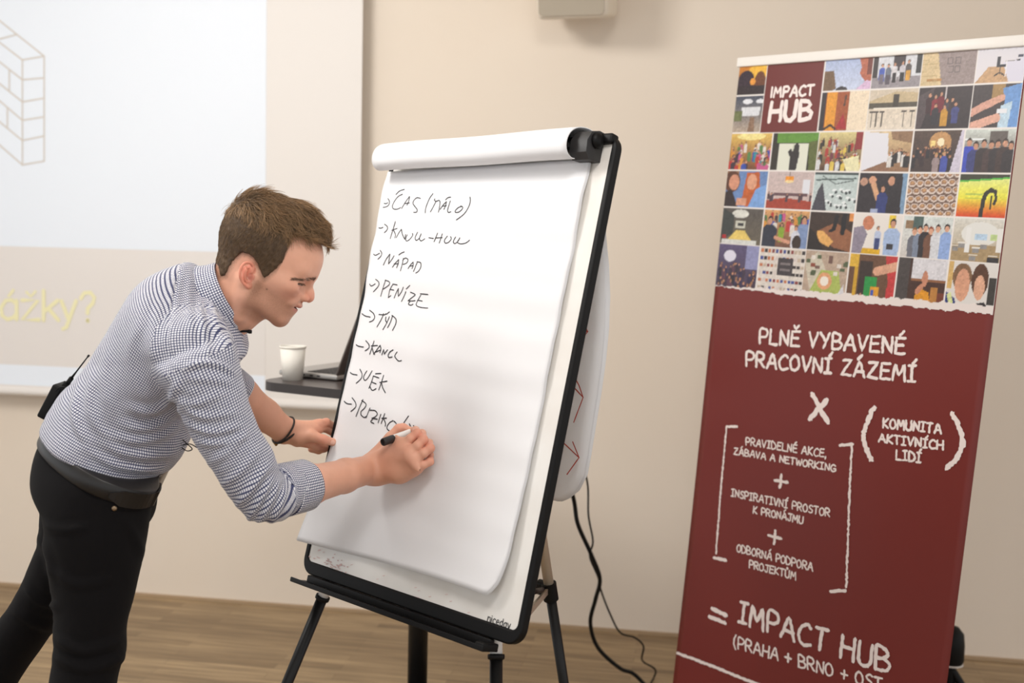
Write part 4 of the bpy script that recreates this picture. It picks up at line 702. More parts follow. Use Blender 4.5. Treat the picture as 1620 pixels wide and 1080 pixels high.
def net(fn, prims, vox, blk=14, smooth=1):
    lo = np.min([q.c-q.R for q in prims], 0)-.02; hi = np.max([q.c+q.R for q in prims], 0)+.02
    nb = np.ceil((hi-lo)/(vox*blk)).astype(int); N = nb*blk+2
    g = np.arange(blk+1); off = np.stack(np.meshgrid(g, g, g, indexing='ij'), -1).reshape(-1, 3)
    cells = []; verts = []; quads = []
    CO = np.array([[i, j, k] for i in (0, 1) for j in (0, 1) for k in (0, 1)]); hd = vox*blk*math.sqrt(3)/2
    ED = [(a, b) for a in range(8) for b in range(a+1, 8) if np.abs(CO[a]-CO[b]).sum() == 1]
    B3 = np.stack(np.meshgrid(*[np.arange(n) for n in nb], indexing='ij'), -1).reshape(-1, 3); cen = lo+(B3+.5)*blk*vox
    near = np.zeros(len(B3), bool)
    for q in prims:
        m = np.linalg.norm(cen-q.c, axis=1) < q.R+hd+.01
        near |= m
    cn_ = cen[near]; dv = np.concatenate([np.abs(fn(cn_[i:i+4096])) for i in range(0, len(cn_), 4096)]); kp = dv < hd*2.0+.012
    for b3, c in zip(B3[near][kp], cn_[kp]):
        idx = off+b3*blk; val = fn(lo+idx*vox, c, hd).reshape(blk+1, blk+1, blk+1)
        s_ = val < 0
        if s_.all() or not s_.any(): continue
        cs = np.stack([val[a:a+blk, b:b+blk, d:d+blk] for a, b, d in CO], -1).reshape(-1, 8); ss = cs < 0; act = ss.any(1) & ~ss.all(1)
        ci = np.stack(np.meshgrid(*[np.arange(blk)]*3, indexing='ij'), -1).reshape(-1, 3)[act]; cs = cs[act]; ss = ss[act]
        acc = np.zeros((len(ci), 3)); cnt = np.zeros(len(ci))
        for a, b in ED:
            m = ss[:, a] != ss[:, b]; t = (cs[m, a]/(cs[m, a]-cs[m, b]))[:, None]; acc[m] += CO[a]*(1-t)+CO[b]*t; cnt[m] += 1
        gi = ci+b3*blk; verts.append(lo+(gi+acc/cnt[:, None])*vox); cells.append((gi[:, 0]*N[1]+gi[:, 1])*N[2]+gi[:, 2])
        for ax in range(3):
            u, v = (ax+1) % 3, (ax+2) % 3
            sl0 = [slice(0, blk)]*3; sl1 = [slice(0, blk)]*3; sl1[ax] = slice(1, blk+1)
            A = s_[tuple(sl0)]; C = s_[tuple(sl1)]; e = np.argwhere(A != C)
            if not len(e): continue
            fl = A[tuple(e.T)]; e = e+b3*blk
            def cid(du, dv): q = e.copy(); q[:, u] -= du; q[:, v] -= dv; return (q[:, 0]*N[1]+q[:, 1])*N[2]+q[:, 2]
            Q = np.stack([cid(1, 1), cid(0, 1), cid(0, 0), cid(1, 0)], 1); Q[~fl] = Q[~fl][:, ::-1]; quads.append(Q)
    cells = np.concatenate(cells); verts = np.concatenate(verts); quads = np.concatenate(quads); o = np.argsort(cells); cells = cells[o]; verts = verts[o]
    F = np.searchsorted(cells, quads); F = np.minimum(F, len(cells)-1); ok = (cells[F] == quads).all(1); F = F[ok]
    for _ in range(smooth): verts = relax(verts, F, .5)
    return verts, F
def relax(V, F, f):
    s_ = np.zeros_like(V); c = np.zeros(len(V))
    for a, b in ((0, 1), (1, 2), (2, 3), (3, 0)):
        np.add.at(s_, F[:, a], V[F[:, b]]); np.add.at(s_, F[:, b], V[F[:, a]]); np.add.at(c, F[:, a], 1); np.add.at(c, F[:, b], 1)
    return V+(s_/np.maximum(c, 1)[:, None]-V)*f
def normals(V, F):
    n = np.cross(V[F[:, 2]]-V[F[:, 0]], V[F[:, 3]]-V[F[:, 1]]); o = np.zeros_like(V)
    for k in range(4): np.add.at(o, F[:, k], n)
    return o/np.maximum(np.linalg.norm(o, axis=1), 1e-12)[:, None]
def project(V): q = V-CAM; z = q@CW; return 810+FPX*(q@CR)/z, 540-FPX*(q@CU)/z
# ------------------------------------------------------------------ the man: key depths along the view
MID = 2.28; DN = unit(CW*[1, 1, 0])            # DN: horizontal, away from the camera
WID = DN
def cpt(cx, cy, d): return at(320+cx/4.154, 270+cy/4.154, d)       # head points read off a 4.154x view
# --- head frame
HS = .001*MID/2.36*1.0
HU_ = unit(CR*.456+CU*.89); HF = unit(CR*.89-CU*.456+CW*.10); HSd = np.cross(HU_, HF); HSd = HSd if np.dot(HSd, CW) < 0 else -HSd; HU_ = unit(np.cross(HF, HSd)); HU_ = HU_ if HU_@CU > 0 else -HU_
HO = cpt(310, 680, MID)          # ear axis on the mid plane; HF forward, HSd towards the camera, HU_ up
def hp(f, s, u): return HO+(HF*f+HSd*s+HU_*u)*HS
HA = (HF, HSd, HU_)
def hE(c, r, k=8, op=1, rot=0.): 
    a = math.radians(rot); f = HF*math.cos(a)+HU_*math.sin(a); u = HU_*math.cos(a)-HF*math.sin(a); return Ell(hp(*c), np.array(r)*HS, (f, HSd, u), k*HS, op)
def hC(a, b, ra, rb=None, k=8, op=1): return Cone(hp(*a), hp(*b), ra*HS, (ra if rb is None else rb)*HS, k*HS, op)
head = Body()
head.add(hE((20, 0, 61), (102, 75, 97), 10), hE((74, 0, 77), (47, 56, 48), 20), hE((60, 0, 5), (58, 57, 68), 25))
for s in (-1, 1):
    head.add(hC((98, s*7, 56), (92, s*38, 58), 26, 20, 10), hE((74, s*47, 18), (32, 18, 17), 18), hC((26, s*50, -36), (96, s*12, -53), 17, 14, 22), hC((22, s*56, 0), (26, s*50, -36), 16, 17, 18))
head.add(hE((97, 0, -52), (16.5, 21, 16), 12), hE((95, 0, -18), (26, 29, 30), 14))
for s in (-1, 1): head.add(hE((121, s*35, 33), (18, 18, 11), 12, -1, rot=14))
head.add(hC((111.5, 0, 47), (127, 0, 20), 7.5, 10, 6), hC((127, 0, 22), (131.5, 0, 13.5), 9, 9.8, 5), hC((131, 0, 7), (122, 0, 1), 5, 6, 5))
for s in (-1, 1): head.add(hE((122, s*13.5, 8.5), (12, 8, 8.5), 2.5), hE((124, s*8, -.5), (8, 3.8, 5), 2, -1), hC((112, s*19, 8), (104, s*30, -12), 6, 5, 12))
head.add(hE((116.5, 0, -9.5), (10.5, 22, 6.2), 4, rot=-15), hE((110, 0, -26), (9.2, 18, 6.4), 4, rot=12), hE((121, 0, -18.3), (20, 24, 1.6), 2.5, -1, rot=-6), hE((128, 0, -3), (5, 3.2, 6), 4, -1))
for s in (-1, 1):
    head.add(hE((97.5, s*31.5, 33), (13.9, 14.6, 13.6), 4), hE((101, s*38, 29.5), (14, 14, 1.9), 1.0, -1, rot=17), hE((107, s*27, 32), (9, 12, 1.8), 1.0, -1, rot=17), hC((110, s*20, 24), (100, s*46, 22), 3.2, 2.5, 6), hE((105, s*33, 43), (9, 15, 4.5), 5, rot=20))
# brow fold, jaw stubble mass, temple
NB0 = cpt(268, 700, MID+.005); NB1 = cpt(175, 885, MID+.02); NB2 = cpt(40, 985, MID+.03)
head.add(Cone(NB0, NB1, .056, .059, .03), Cone(NB1, NB2, .058, .056, .03))
head.add(Cone(hp(8, 60, -12), cpt(240, 960, MID-.035), .013, .012, .02), Cone(cpt(330, 930, MID), cpt(262, 985, MID), .018, .018, .02))
# ears
def ear(side):
    def e(cx, cy, out):
        cx, cy = 309+(cx-309)*.80, 676+(cy-676)*.83
        return hp(((cx-310)*.89+(cy-680)*.456)*.3156+8.8, side*out, ((cx-310)*.456-(cy-680)*.89)*.3156+.5)
    hel = spline([e(350, 662, 70), e(354, 625, 73), e(340, 594, 77), e(312, 582, 81), e(282, 592, 85), e(260, 630, 87.5), e(253, 680, 87), e(264, 722, 83), e(290, 755, 79), e(308, 770, 76)], 3); P = [Cone(a, b, .0027, .0027, .0012) for a, b in zip(hel[:-1], hel[1:])]
    ant = spline([e(318, 622, 79), e(294, 650, 83), e(286, 690, 82), e(303, 730, 78), e(326, 728, 75)], 3); P += [Cone(a, b, .0024, .0024, .002) for a, b in zip(ant[:-1], ant[1:])]
    n = unit(HSd*side*.93-HF*.36)
    P.append(Flat(e(318, 632, 73), e(308, 700, 73), .0095, .0090, n, .30, .002)); P.append(Flat(e(284, 630, 79), e(282, 695, 79), .0060, .0060, n, .35, .002)); P.append(Flat(e(312, 752, 74), e(316, 762, 74), .0060, .0050, n, .55, .003)); P.append(Cone(e(346, 690, 73), e(344, 706, 73), .0032, .0028, .002))
    P.append(Ell(e(326, 690, 80), (.0058, .0080, .0085), (HF, HSd, HU_), .0015, -1)); P.append(Ell(e(322, 628, 82), (.0052, .004, .0042), (HF, HSd, HU_), .0012, -1))
    return P
EARS = [ear(s) for s in (-1, 1)]
for P_ in EARS: head.branch(P_, .003)

hv, hf = net(head.d, head.prims(), .0014, smooth=1)
# --- hands and forearms. points over the paper: photo position (crop of 7.7125x at 560,640) and height over the sheet in mm
def hq(x, y, h): return bp(560+x/7.7125, 640+y/7.7125, .010+h*.001)
def chain(P, R, k=.004): return [Cone(P[i], P[i+1], R[i], R[i+1], k) for i in range(len(P)-1)]
R_EL = at(428, 783, 2.16); R_WR = hq(235, 775, 52); R_W2 = hq(60, 845, 60)
rh = Body()
fa = unit(R_WR-R_EL); side_n = unit(np.cross(fa, BN))
R_M = R_EL+(R_WR-R_EL)*.35
rh.add(Flat(R_EL, R_M, .034, .0395, BN, .95, .01), Flat(R_M, R_EL+(R_WR-R_EL)*.7, .0395, .0345, BN, .88, .012), Flat(R_EL+(R_WR-R_EL)*.7, R_WR, .0345, .0305, BN, .78, .012))
mI, mM, mR, mP = hq(585, 505, 60), hq(675, 590, 59), hq(738, 668, 51), hq(778, 762, 39)
R_K = R_WR+fa*.012
rh.add(Flat(R_WR, hq(470, 600, 54), .0305, .0255, BN, .74, .022), Flat(R_K, mI-fa*.004, .019, .0140, BN, .92, .016), Flat(R_K, mM-fa*.004, .018, .0136, BN, .92, .016), Flat(R_K, mR-fa*.004, .018, .0130, BN, .92, .016), Flat(R_K, mP-fa*.002, .018, .0120, BN, .95, .016), Cone(hq(350, 850, 44), hq(560, 828, 38), .0165, .0175, .028), Cone(hq(560, 832, 38), hq(722, 790, 35), .018, .0140, .02), Cone(hq(300, 640, 44), hq(420, 470, 40), .017, .013, .014))
rh.branch(chain([mI, hq(690, 415, 58), hq(770, 350, 50), hq(752, 312, 32), hq(722, 306, 17)], [.0118, .0098, .0098, .0084, .0070]), .008)
rh.branch(chain([mM, hq(775, 500, 55), hq(845, 428, 46), hq(830, 350, 26), hq(772, 330, 12)], [.0120, .0100, .0100, .0086, .0072]), .008)
rh.branch(chain([mR, hq(850, 590, 46), hq(930, 530, 36), hq(915, 465, 18), hq(850, 440, 8)], [.0112, .0094, .0095, .0082, .0070]), .008)
rh.branch(chain([mP, hq(855, 728, 36), hq(925, 694, 28), hq(930, 610, 12), hq(880, 560, 7)], [.0102, .0084, .0085, .0072, .0062]), .008)
rh.branch(chain([hq(330, 590, 42), hq(450, 400, 42), hq(545, 295, 33), hq(600, 284, 26), hq(672, 306, 18)], [.017, .0125, .0105, .0098, .0076]), .012)
for m in (mI, mM, mR): rh.add(Ell(m+BN*.004, (.009, .009, .0062), (fa, side_n, BN), .010))
rv, rf = net(rh.d, rh.prims(), .0015)
# left hand gripping the board's left edge (crop of 3.858x at 360,520)
EP = bl_(-.35, -.19, 0); ED_ = np.dot(EP-CAM, CW)
def lq(x, y, dd): return at(360+x/3.858, 520+y/3.858, ED_+dd)
L_EL = at(326, 585, ED_-.20); L_WR = lq(352, 625, -.035)
lh = Body(); fb = unit(L_WR-L_EL); VN = unit(-CW-fb*np.dot(-CW, fb)); LU = unit(np.cross(VN, fb)); LU = LU if LU@CU > 0 else -LU
L_M = L_EL+(L_WR-L_EL)*.4
lh.add(Flat(L_EL, L_M, .045, .043, VN, .9, .01), Flat(L_M, L_EL+(L_WR-L_EL)*.72, .043, .036, VN, .85, .012), Flat(L_EL+(L_WR-L_EL)*.72, L_WR, .036, .0295, VN, .8, .012))
kI, kM, kR, kP = lq(555, 585, -.012), lq(530, 618, -.024), lq(492, 655, -.022), lq(478, 690, -.012)
lh.add(Flat(L_WR, lq(470, 630, -.028), .028, .026, VN, .62, .012), Flat(L_WR, kI, .022, .0125, VN, .8, .012), Flat(L_WR, kM, .020, .0125, VN, .8, .012), Flat(L_WR, kR, .019, .012, VN, .8, .012), Cone(lq(430, 680, -.020), kP, .016, .011, .012))
lh.branch(chain([kI, lq(602, 572, .004), lq(650, 598, .026), lq(676, 626, .040)], [.0118, .0102, .0092, .0080]), .009)
lh.branch(chain([kM, lq(590, 602, .006), lq(648, 634, .030), lq(680, 655, .045)], [.0118, .0102, .0094, .0080]), .009)
lh.branch(chain([kR, lq(560, 672, -.002), lq(606, 690, .016), lq(600, 715, .028)], [.0112, .0100, .0094, .0080]), .009)
lh.branch(chain([kP, lq(545, 722, -.004), lq(590, 728, .006), lq(556, 742, .016), lq(510, 735, .014)], [.0108, .0098, .0096, .0086, .0076]), .009)
lh.branch(chain([lq(440, 660, -.038), lq(512, 652, -.044), lq(585, 676, -.040), lq(648, 692, -.024)], [.0165, .0130, .0112, .0088]), .012)
lv, lf = net(lh.d, lh.prims(), .0016)
# ------------------------------------------------------------------ clothes
WSH = unit(at(352, 476, 2.44)-at(300, 560, 2.13))
def st(bk, fr, d, b, roll=0.):
    p = at(*bk, d); q = at(*fr, d); T = unit(q-p); W0 = WID*(1-roll)+WSH*roll; W = unit(W0-T*np.dot(W0, T)); return (p+q)/2, T, W, np.linalg.norm(q-p)/2, b
def ring(c, axis, T, r, r2=None): T = unit(T-axis*np.dot(T, axis)); return c, T, unit(np.cross(axis, T)), r, r if r2 is None else r2
torso = Loft([st((92, 712), (244, 782), MID, .164), st((84, 670), (253, 760), MID, .188), st((104, 624), (287, 716), MID, .181), st((148, 576), (303, 662), MID, .178), st((191, 509), (340, 636), MID, .186, .25), st((236, 444), (362, 590), MID-.01, .186, .6), st((270, 422), (380, 566), MID-.01, .148, .95), st((303, 415), (381, 540), MID-.005, .072, .8), st((326, 434), (384, 518), MID, .050, .5), st((340, 450), (370, 492), MID, .030, .5)], .03)
SH = at(312, 566, 2.115); S1 = at(358, 686, 2.12); EL = at(418, 783, 2.16); S2 = EL+(R_WR-EL)*.06; CU0 = EL+(R_WR-EL)*.14; CU1 = EL+(R_WR-EL)*.345
ax1 = unit(EL-SH); ax2 = unit(R_WR-EL)
slv = Loft([ring(at(304, 548, 2.14), ax1, -BN, .072, .064), ring(SH, ax1, -BN, .076, .068), ring(at(334, 626, 2.112), ax1, -BN, .066, .064), ring(S1, ax1, -BN, .060, .058), ring(at(390, 738, 2.13), ax1, -BN, .057, .054), ring(EL+ax1*.004, unit(ax1+ax2), -BN, .053, .049), ring(CU0+(EL-CU0)*.2, ax2, -BN, .052, .054), ring(CU1-ax2*.012, ax2, -BN, .046, .050)], .035)
FS = at(334, 500, 2.45); FE = at(330, 588, 2.475); FW = FE+(L_WR-FE)*.30
axf = unit(L_WR-FE)
fsl = Loft([ring(FS, unit(FE-FS), HF, .068), ring((FS+FE)/2, unit(FE-FS), HF, .066), ring(FE, unit(FE-FS)+axf, HF, .054), ring(FW, axf, HF, .046)], .03)
class Half:
    def __init__(s, c, n, k=.004): s.c = np.asarray(c, float); s.n = unit(n); s.k = k; s.op = -1; s.R = 9.
    def d(s, p): return -((p-s.c)@s.n)
bc_ = at(167, 716, MID); bT = unit(at(249, 756, MID)-at(85, 674, MID)); bN = unit(np.cross(bT, WID)); bN = bN if bN@CU > 0 else -bN
shirt = Body().add(torso, Half(bc_+bN*.009, -bN, .006), Cone(at(312, 520, MID-.07), at(306, 562, 2.14), .050, .064, .045), slv, fsl)
def tri(x): return x
NZ = [(unit(rng.normal(size=3)), rng.uniform(0, 6.28)) for _ in range(14)]
def noise3(P, sc): return sum(np.sin((P@d)*sc*(1+.13*i)+ph+1.7*np.sin((P@NZ[(i+5) % 14][0])*sc*.6)) for i, (d, ph) in enumerate(NZ))/14
def folds(V, N, L, face=True):
    x, y = project(V); out = np.zeros(len(V)); fc = (N@CW < .25) if face else np.ones(len(V), bool)
    for pl_, amp, w in L:
        pl_ = spline([np.array([a, b, 0.]) for a, b in pl_], 5); d = np.full(len(V), 1e9); tt = np.zeros(len(V)); n = len(pl_)-1
        for i in range(n):
            a = pl_[i][:2]; b = pl_[i+1][:2]; ab = b-a; t = np.clip(((x-a[0])*ab[0]+(y-a[1])*ab[1])/(ab@ab+1e-9), 0, 1); e = np.hypot(x-a[0]-t*ab[0], y-a[1]-t*ab[1]); m = e < d; d[m] = e[m]; tt[m] = (i+t[m])/n
        tap = np.clip(np.sin(np.pi*np.clip(tt*.9+.05, 0, 1))*1.5, 0, 1); out += amp*tap*(np.exp(-(d/w)**2)-.45*np.exp(-((d-1.7*w)/w)**2))*fc
    return V+N*out[:, None]
sv, sf = net(shirt.d, shirt.prims(), .0042, smooth=2)
sn = normals(sv, sf)
FL = [([(393, 824), (412, 792), (432, 757)], .006, 5), ([(408, 828), (428, 794), (441, 760)], .006, 5), ([(376, 800), (402, 768), (424, 738)], .006, 6), ([(428, 828), (444, 800), (452, 770)], .004, 4.5), ([(352, 768), (385, 742), (410, 712)], .004, 6), ([(330, 735), (365, 712), (392, 680)], .0035, 6),
 ([(288, 645), (325, 660), (372, 652)], .004, 5), ([(296, 672), (338, 684), (386, 672)], .0045, 5), ([(276, 630), (305, 640), (352, 622)], .0035, 6), ([(310, 700), (350, 702), (394, 690)], .003, 5), ([(293, 582), (322, 574), (350, 578), (372, 592)], .007, 5), ([(300, 600), (335, 600), (368, 606)], .003, 6),
 ([(283, 605), (262, 642), (232, 652), (203, 644)], .006, 7), ([(286, 640), (262, 668), (228, 680), (190, 672)], .005, 7), ([(285, 668), (255, 690), (215, 698), (165, 686)], .006, 7), ([(276, 716), (238, 722), (195, 716), (150, 694)], .005, 7), ([(258, 742), (220, 742), (180, 735), (130, 708)], .005, 6), ([(148, 590), (140, 630), (150, 668), (178, 700)], .005, 7), ([(128, 604), (118, 640), (122, 676), (140, 704)], .005, 6), ([(168, 560), (162, 606), (178, 650)], .003, 8),
 ([(332, 470), (346, 520), (366, 562)], .004, 6), ([(316, 478), (322, 528), (334, 570)], .0035, 6), ([(350, 500), (362, 535), (372, 572)], .003, 5), ([(300, 440), (300, 480), (306, 530)], .002, 6), ([(255, 480), (240, 530), (250, 580), (275, 610)], .003, 9), ([(225, 500), (205, 560), (215, 620)], .0025, 9),
 ([(288, 411), (276, 465), (266, 520), (268, 556), (288, 582)], -.003, 2.6)]
sv0 = sv.copy(); sv = folds(sv, sn, FL); sv = sv+sn*(noise3(sv, 42)*.0035+noise3(sv, 110)*.0012)[:, None]
sv = relax(sv, sf, .3)
fcn = sv[sf].mean(1); dT, dS, dF = torso.d(fcn), slv.d(fcn), fsl.d(fcn); reg = np.argmin(np.stack([dT+.0, dS-.004, dF], 1), 1)
def uvs(lf, R, P, F):
    _, par, ang = lf.full(P); a = ang[F]; a = a-np.round((a-a[:, :1])/(2*math.pi))*2*math.pi; return np.stack([a*R, par[F]], -1)
UV = np.stack([uvs(torso, .150, sv0, sf), uvs(slv, .056, sv0, sf), uvs(fsl, .056, sv0, sf)], 0)[reg, np.arange(len(sf))]
yx, yy_ = project(fcn); yk = (reg == 0) & (yx > np.interp(yy_, [405, 470, 525, 560, 575], [287, 274, 262, 262, 290])) & (yy_ < 590); yk |= (reg == 1) & ((fcn-SH)@ax1 < .002)

for msk, nb_ in ((yk & (reg == 0), None), (yk & (reg == 1), -CW*.85-CR*.35+CU*.25)):
    nbar = unit(sn[sf[msk]].mean((0, 1))-CW*.25) if nb_ is None else unit(nb_); ya = -CU*.96+CR*.22; ya = unit(ya-nbar*(ya@nbar)); ybn = unit(np.cross(ya, nbar)); UV[msk] = np.stack([sv0[sf[msk]]@ybn, sv0[sf[msk]]@ya], -1)
def check_mat():
    m = mat('navy_check_cotton', (236, 236, 240), .8); N, L, b = nodes(m); uv = N.new('ShaderNodeUVMap'); uv.uv_map = 'UVMap'; sx = N.new('ShaderNodeSeparateXYZ'); L.new(uv.outputs['UV'], sx.inputs[0]); outs = []
    for ax in ('X', 'Y'):
        a = N.new('ShaderNodeMath'); a.operation = 'MULTIPLY'; a.inputs[1].default_value = 1/.0050; L.new(sx.outputs[ax], a.inputs[0]); f = N.new('ShaderNodeMath'); f.operation = 'FRACT'; L.new(a.outputs[0], f.inputs[0]); g = N.new('ShaderNodeMath'); g.operation = 'LESS_THAN'; g.inputs[1].default_value = .35; L.new(f.outputs[0], g.inputs[0]); outs.append(g)
    s_ = N.new('ShaderNodeMath'); s_.operation = 'ADD'; L.new(outs[0].outputs[0], s_.inputs[0]); L.new(outs[1].outputs[0], s_.inputs[1]); r = N.new('ShaderNodeValToRGB'); r.color_ramp.interpolation = 'CONSTANT'; h = N.new('ShaderNodeMath'); h.operation = 'MULTIPLY'; h.inputs[1].default_value = .5; L.new(s_.outputs[0], h.inputs[0]); L.new(h.outputs[0], r.inputs['Fac'])
    e = r.color_ramp.elements; e[0].position = 0; e[0].color = (*lin((233, 232, 235)), 1); e[1].position = .25; e[1].color = (*lin((72, 77, 116)), 1); q = e.new(.75); q.color = (*lin((26, 29, 62)), 1)
    L.new(r.outputs['Color'], b.inputs['Base Color']); b.inputs['Sheen Weight'].default_value = .1; return m
M_check = check_mat()
# --- trousers, belt, shoes
NR, FR_ = MID-.10, MID+.10
knee = at(118, 1215, 2.15); ank = at(100, 1500, 2.15); ank[2] = .10
pel = Loft([st((87, 674), (247, 756), MID, .154), st((68, 714), (240, 786), MID, .162), st((68, 762), (234, 826), MID, .162), st((98, 800), (210, 850), MID, .12)], .03)
dn = unit(ank-knee)
nleg = Loft([st((78, 768), (236, 800), NR, .094), st((74, 832), (230, 842), NR, .097), st((80, 893), (222, 893), NR, .092), st((88, 942), (211, 938), NR-.005, .084), st((90, 995), (198, 998), NR-.01, .077), st((87, 1042), (196, 1038), NR-.01, .075), st((80, 1082), (184, 1080), NR-.015, .072), ring(knee, dn, CR, .064, .062), ring((knee+ank)/2, dn, CR, .060), ring(ank+UP*.03, dn, CR, .052)], .03)
fk = at(-48, 1118, FR_+.02); fa_ = at(-150, 1420, FR_+.04); fa_[2] = .12
fleg = Loft([st((72, 786), (205, 830), FR_, .095), st((60, 866), (168, 900), FR_, .088), st((30, 936), (96, 985), FR_+.01, .075), st((-10, 990), (50, 1046), FR_+.015, .068), ring(fk, unit(fa_-at(50, 960, FR_)), CR, .062), ring((fk+fa_)/2, unit(fa_-fk), CR, .058), ring(fa_+UP*.02, unit(fa_-fk), CR, .05)], .03)
tro = Body().add(pel, nleg, fleg)
wax = unit(at(195, 640, MID)-at(165, 712, MID)); wc = at(166, 712, MID)
fdir = unit(CR*[1, 1, 0])
wT = unit(at(248, 752, MID)-at(86, 668, MID)); wN = unit(np.cross(wT, WID)); wN = wN if wN@CU > 0 else -wN
tro.add(Half(at(166, 714, MID)+wN*.012, wN))
tv, tf = net(tro.d, tro.prims(), .008, smooth=2); tn = normals(tv, tf)
tv = folds(tv, tn, [([(137, 780), (130, 828), (116, 872)], -.002, 2), ([(172, 806), (170, 880), (164, 960)], -.0015, 2), ([(70, 830), (100, 838), (140, 832)], .004, 6), ([(80, 900), (120, 925), (180, 915)], .004, 7), ([(88, 1008), (130, 1030), (196, 1012)], .006, 7), ([(90, 1040), (140, 1058), (197, 1040)], .006, 7), ([(40, 925), (60, 950), (92, 960)], .005, 6), ([(60, 850), (75, 880), (82, 920)], .004, 6), ([(20, 962), (50, 985), (84, 996)], .005, 6), ([(160, 790), (200, 800), (236, 795)], .003, 5), ([(196, 820), (215, 850), (226, 880)], .003, 7)])
tv = tv+tn*(noise3(tv, 30)*.004)[:, None]
M_tro = add_bump(mat('black_cotton', (15, 13, 14), .88, spec=.15), 500, .15, .0006)
M_tro.node_tree.nodes['Principled BSDF'].inputs['Sheen Weight'].default_value = .02
# --- body under the clothes, joined with the head, forearms and hands into one mesh
core = Body().add(torso.shrink(.84), pel.shrink(.68), nleg.shrink(.8, 7), fleg.shrink(.8, 7), slv.shrink(.72), fsl.shrink(.72))
core.add(Cone(ank, ank+fdir*.12-UP*.05, .034, .03, .02), Cone(fa_, fa_+fdir*.12-UP*.06, .034, .03, .02), Cone(ank-dn*.1, ank, .036, .036, .02), Half([0, 0, .008], [0, 0, -1]))
bv_, bf = net(core.d, core.prims(), .012)
HL = np.array([(39, 9), (26, 18), (5, 36), (-10, 39), (-25, 36), (-32, 16), (-34, 0), (-36, -24), (-44, -30), (-60, -12), (-170, 0), (-170, 260), (150, 260), (150, 128), (108, 127), (92, 126), (76, 124), (60, 119), (48, 110), (53, 84), (57, 58), (50, 32)], float)
def poly_sd(x, y):
    d = np.full(len(x), 1e9); ins = np.zeros(len(x), bool); n = len(HL); j = n-1
    for i in range(n):
        a = HL[j]; b = HL[i]; ab = b-a; t = np.clip(((x-a[0])*ab[0]+(y-a[1])*ab[1])/(ab@ab), 0, 1); d = np.minimum(d, np.hypot(x-a[0]-t*ab[0], y-a[1]-t*ab[1])); ins ^= ((b[1] > y) != (a[1] > y)) & (x < (a[0]-b[0])*(y-b[1])/(a[1]-b[1]+1e-12)+b[0]); j = i
    return np.where(ins, -d, d)
def skin_base(P): return lin((222, 166, 140))*(1+.05*noise3(P, 60)[:, None]+.03*noise3(P, 260)[:, None])
def blend(c, tgt, w): w = np.clip(w, 0, 1)[:, None]; return c*(1-w)+lin(tgt)*w
def near_(P, c, r): return np.exp(-((np.linalg.norm(P-np.asarray(c), axis=1)/r)**2))
q = (hv-HO)/HS; hfq, hsq, huq = q@HF, q@HSd, q@HU_
hc = skin_base(hv); A_s = np.abs(hsq)
hc = blend(hc, (206, 128, 108), .45*np.exp(-((hfq-95)/22)**2-((huq-8)/20)**2-((A_s-42)/22)**2))           # cheek
hc = blend(hc, (206, 126, 104), .5*np.exp(-((hfq-135)/14)**2-((huq-12)/14)**2))                              # nose
lipm = np.exp(-((huq+18)/9.5)**4-((A_s)/22)**4)*(hfq > 106); hc = blend(hc, (176, 92, 86), .8*lipm*(((huq+18+(hfq-118)*.1) > -14)))
hc = blend(hc, (70, 34, 30), .85*np.exp(-((huq+18.3)/1.6)**2-(A_s/24)**4)*(hfq > 104))
ed_ = np.min([q_.d(hv) for P_ in EARS for q_ in P_ if q_.op > 0], 0); earm = ed_ < .0012; hc = blend(hc, (214, 122, 100), .6*earm)
hc = blend(hc, (140, 62, 50), .7*near_(hv, hp(14, 78, -2), .007)+.7*near_(hv, hp(14, -78, -2), .007))
sp_ = (rng.random(len(hv)) < .5)*1.
beard = np.clip((14-huq)/16, 0, 1)*np.clip((hfq-18)/12, 0, 1)*np.clip((-huq+(hfq-40)*-.12+4)/14, 0, 1)*(1-np.clip(lipm*1.4, 0, 1))*np.clip((A_s*.9+(-30-huq)*.9+8)/22, 0, 1)*np.clip((huq+88)/14, 0, 1)
must = np.exp(-((huq+3.5)/4.5)**2)*(A_s < 26)*(hfq > 108)*.7; side_ = np.exp(-((hfq-34)/10)**2)*np.clip((24-huq)/10, 0, 1)*np.clip((huq+50)/30, 0, 1)
hc = blend(hc, (120, 82, 58), np.clip(beard*(.32+.08*sp_)+must*(.36+.08*sp_)+side_*(.32+.08*sp_), 0, .7))
for m_ in ((-22, 71, -16), (70, 62, 58), (52, 60, -8)): hc = blend(hc, (92, 54, 40), near_(hv, hp(*m_), .0016)*.9*(np.linalg.norm(hv-hp(*m_), axis=1) < .02))
hc = blend(hc, (190, 120, 100), .35*np.exp(-((A_s-32)/14)**2-((huq-38)/10)**2)*(hfq > 96))
def fade_hair(c):
    d = poly_sd(hfq, huq); w = np.clip(1-d/9., 0, 1)*(hfq < 56)*(~earm)*(huq < 100); return blend(c, (112, 84, 64), w*(.5+.15*(rng.random(len(c)) < .5)))
def hand_col(P, kn, tips, nails):
    c = skin_base(P)
    for k in kn: c = blend(c, (212, 116, 98), .5*near_(P, k, .012))
    for k in tips: c = blend(c, (216, 126, 106), .45*near_(P, k, .016))
    for k in nails: c = blend(c, (236, 190, 172), .9*(np.linalg.norm((P-k), axis=1) < .0062))
    return c
rc = hand_col(rv, [mI, mM, mR, mP], [hq(770, 350, 50), hq(845, 428, 46), hq(930, 530, 36), hq(925, 690, 24), hq(560, 292, 30)], [])
rc = blend(rc, (192, 132, 104), .4*np.exp(-(np.linalg.norm(rv-hq(300, 760, 55), axis=1)/.06)**2))
lc_ = hand_col(lv, [kI, kM, kR, kP], [lq(602, 572, .004), lq(590, 728, .006), lq(585, 676, -.045)], [lq(644, 694, -.036)])
hc = fade_hair(hc)
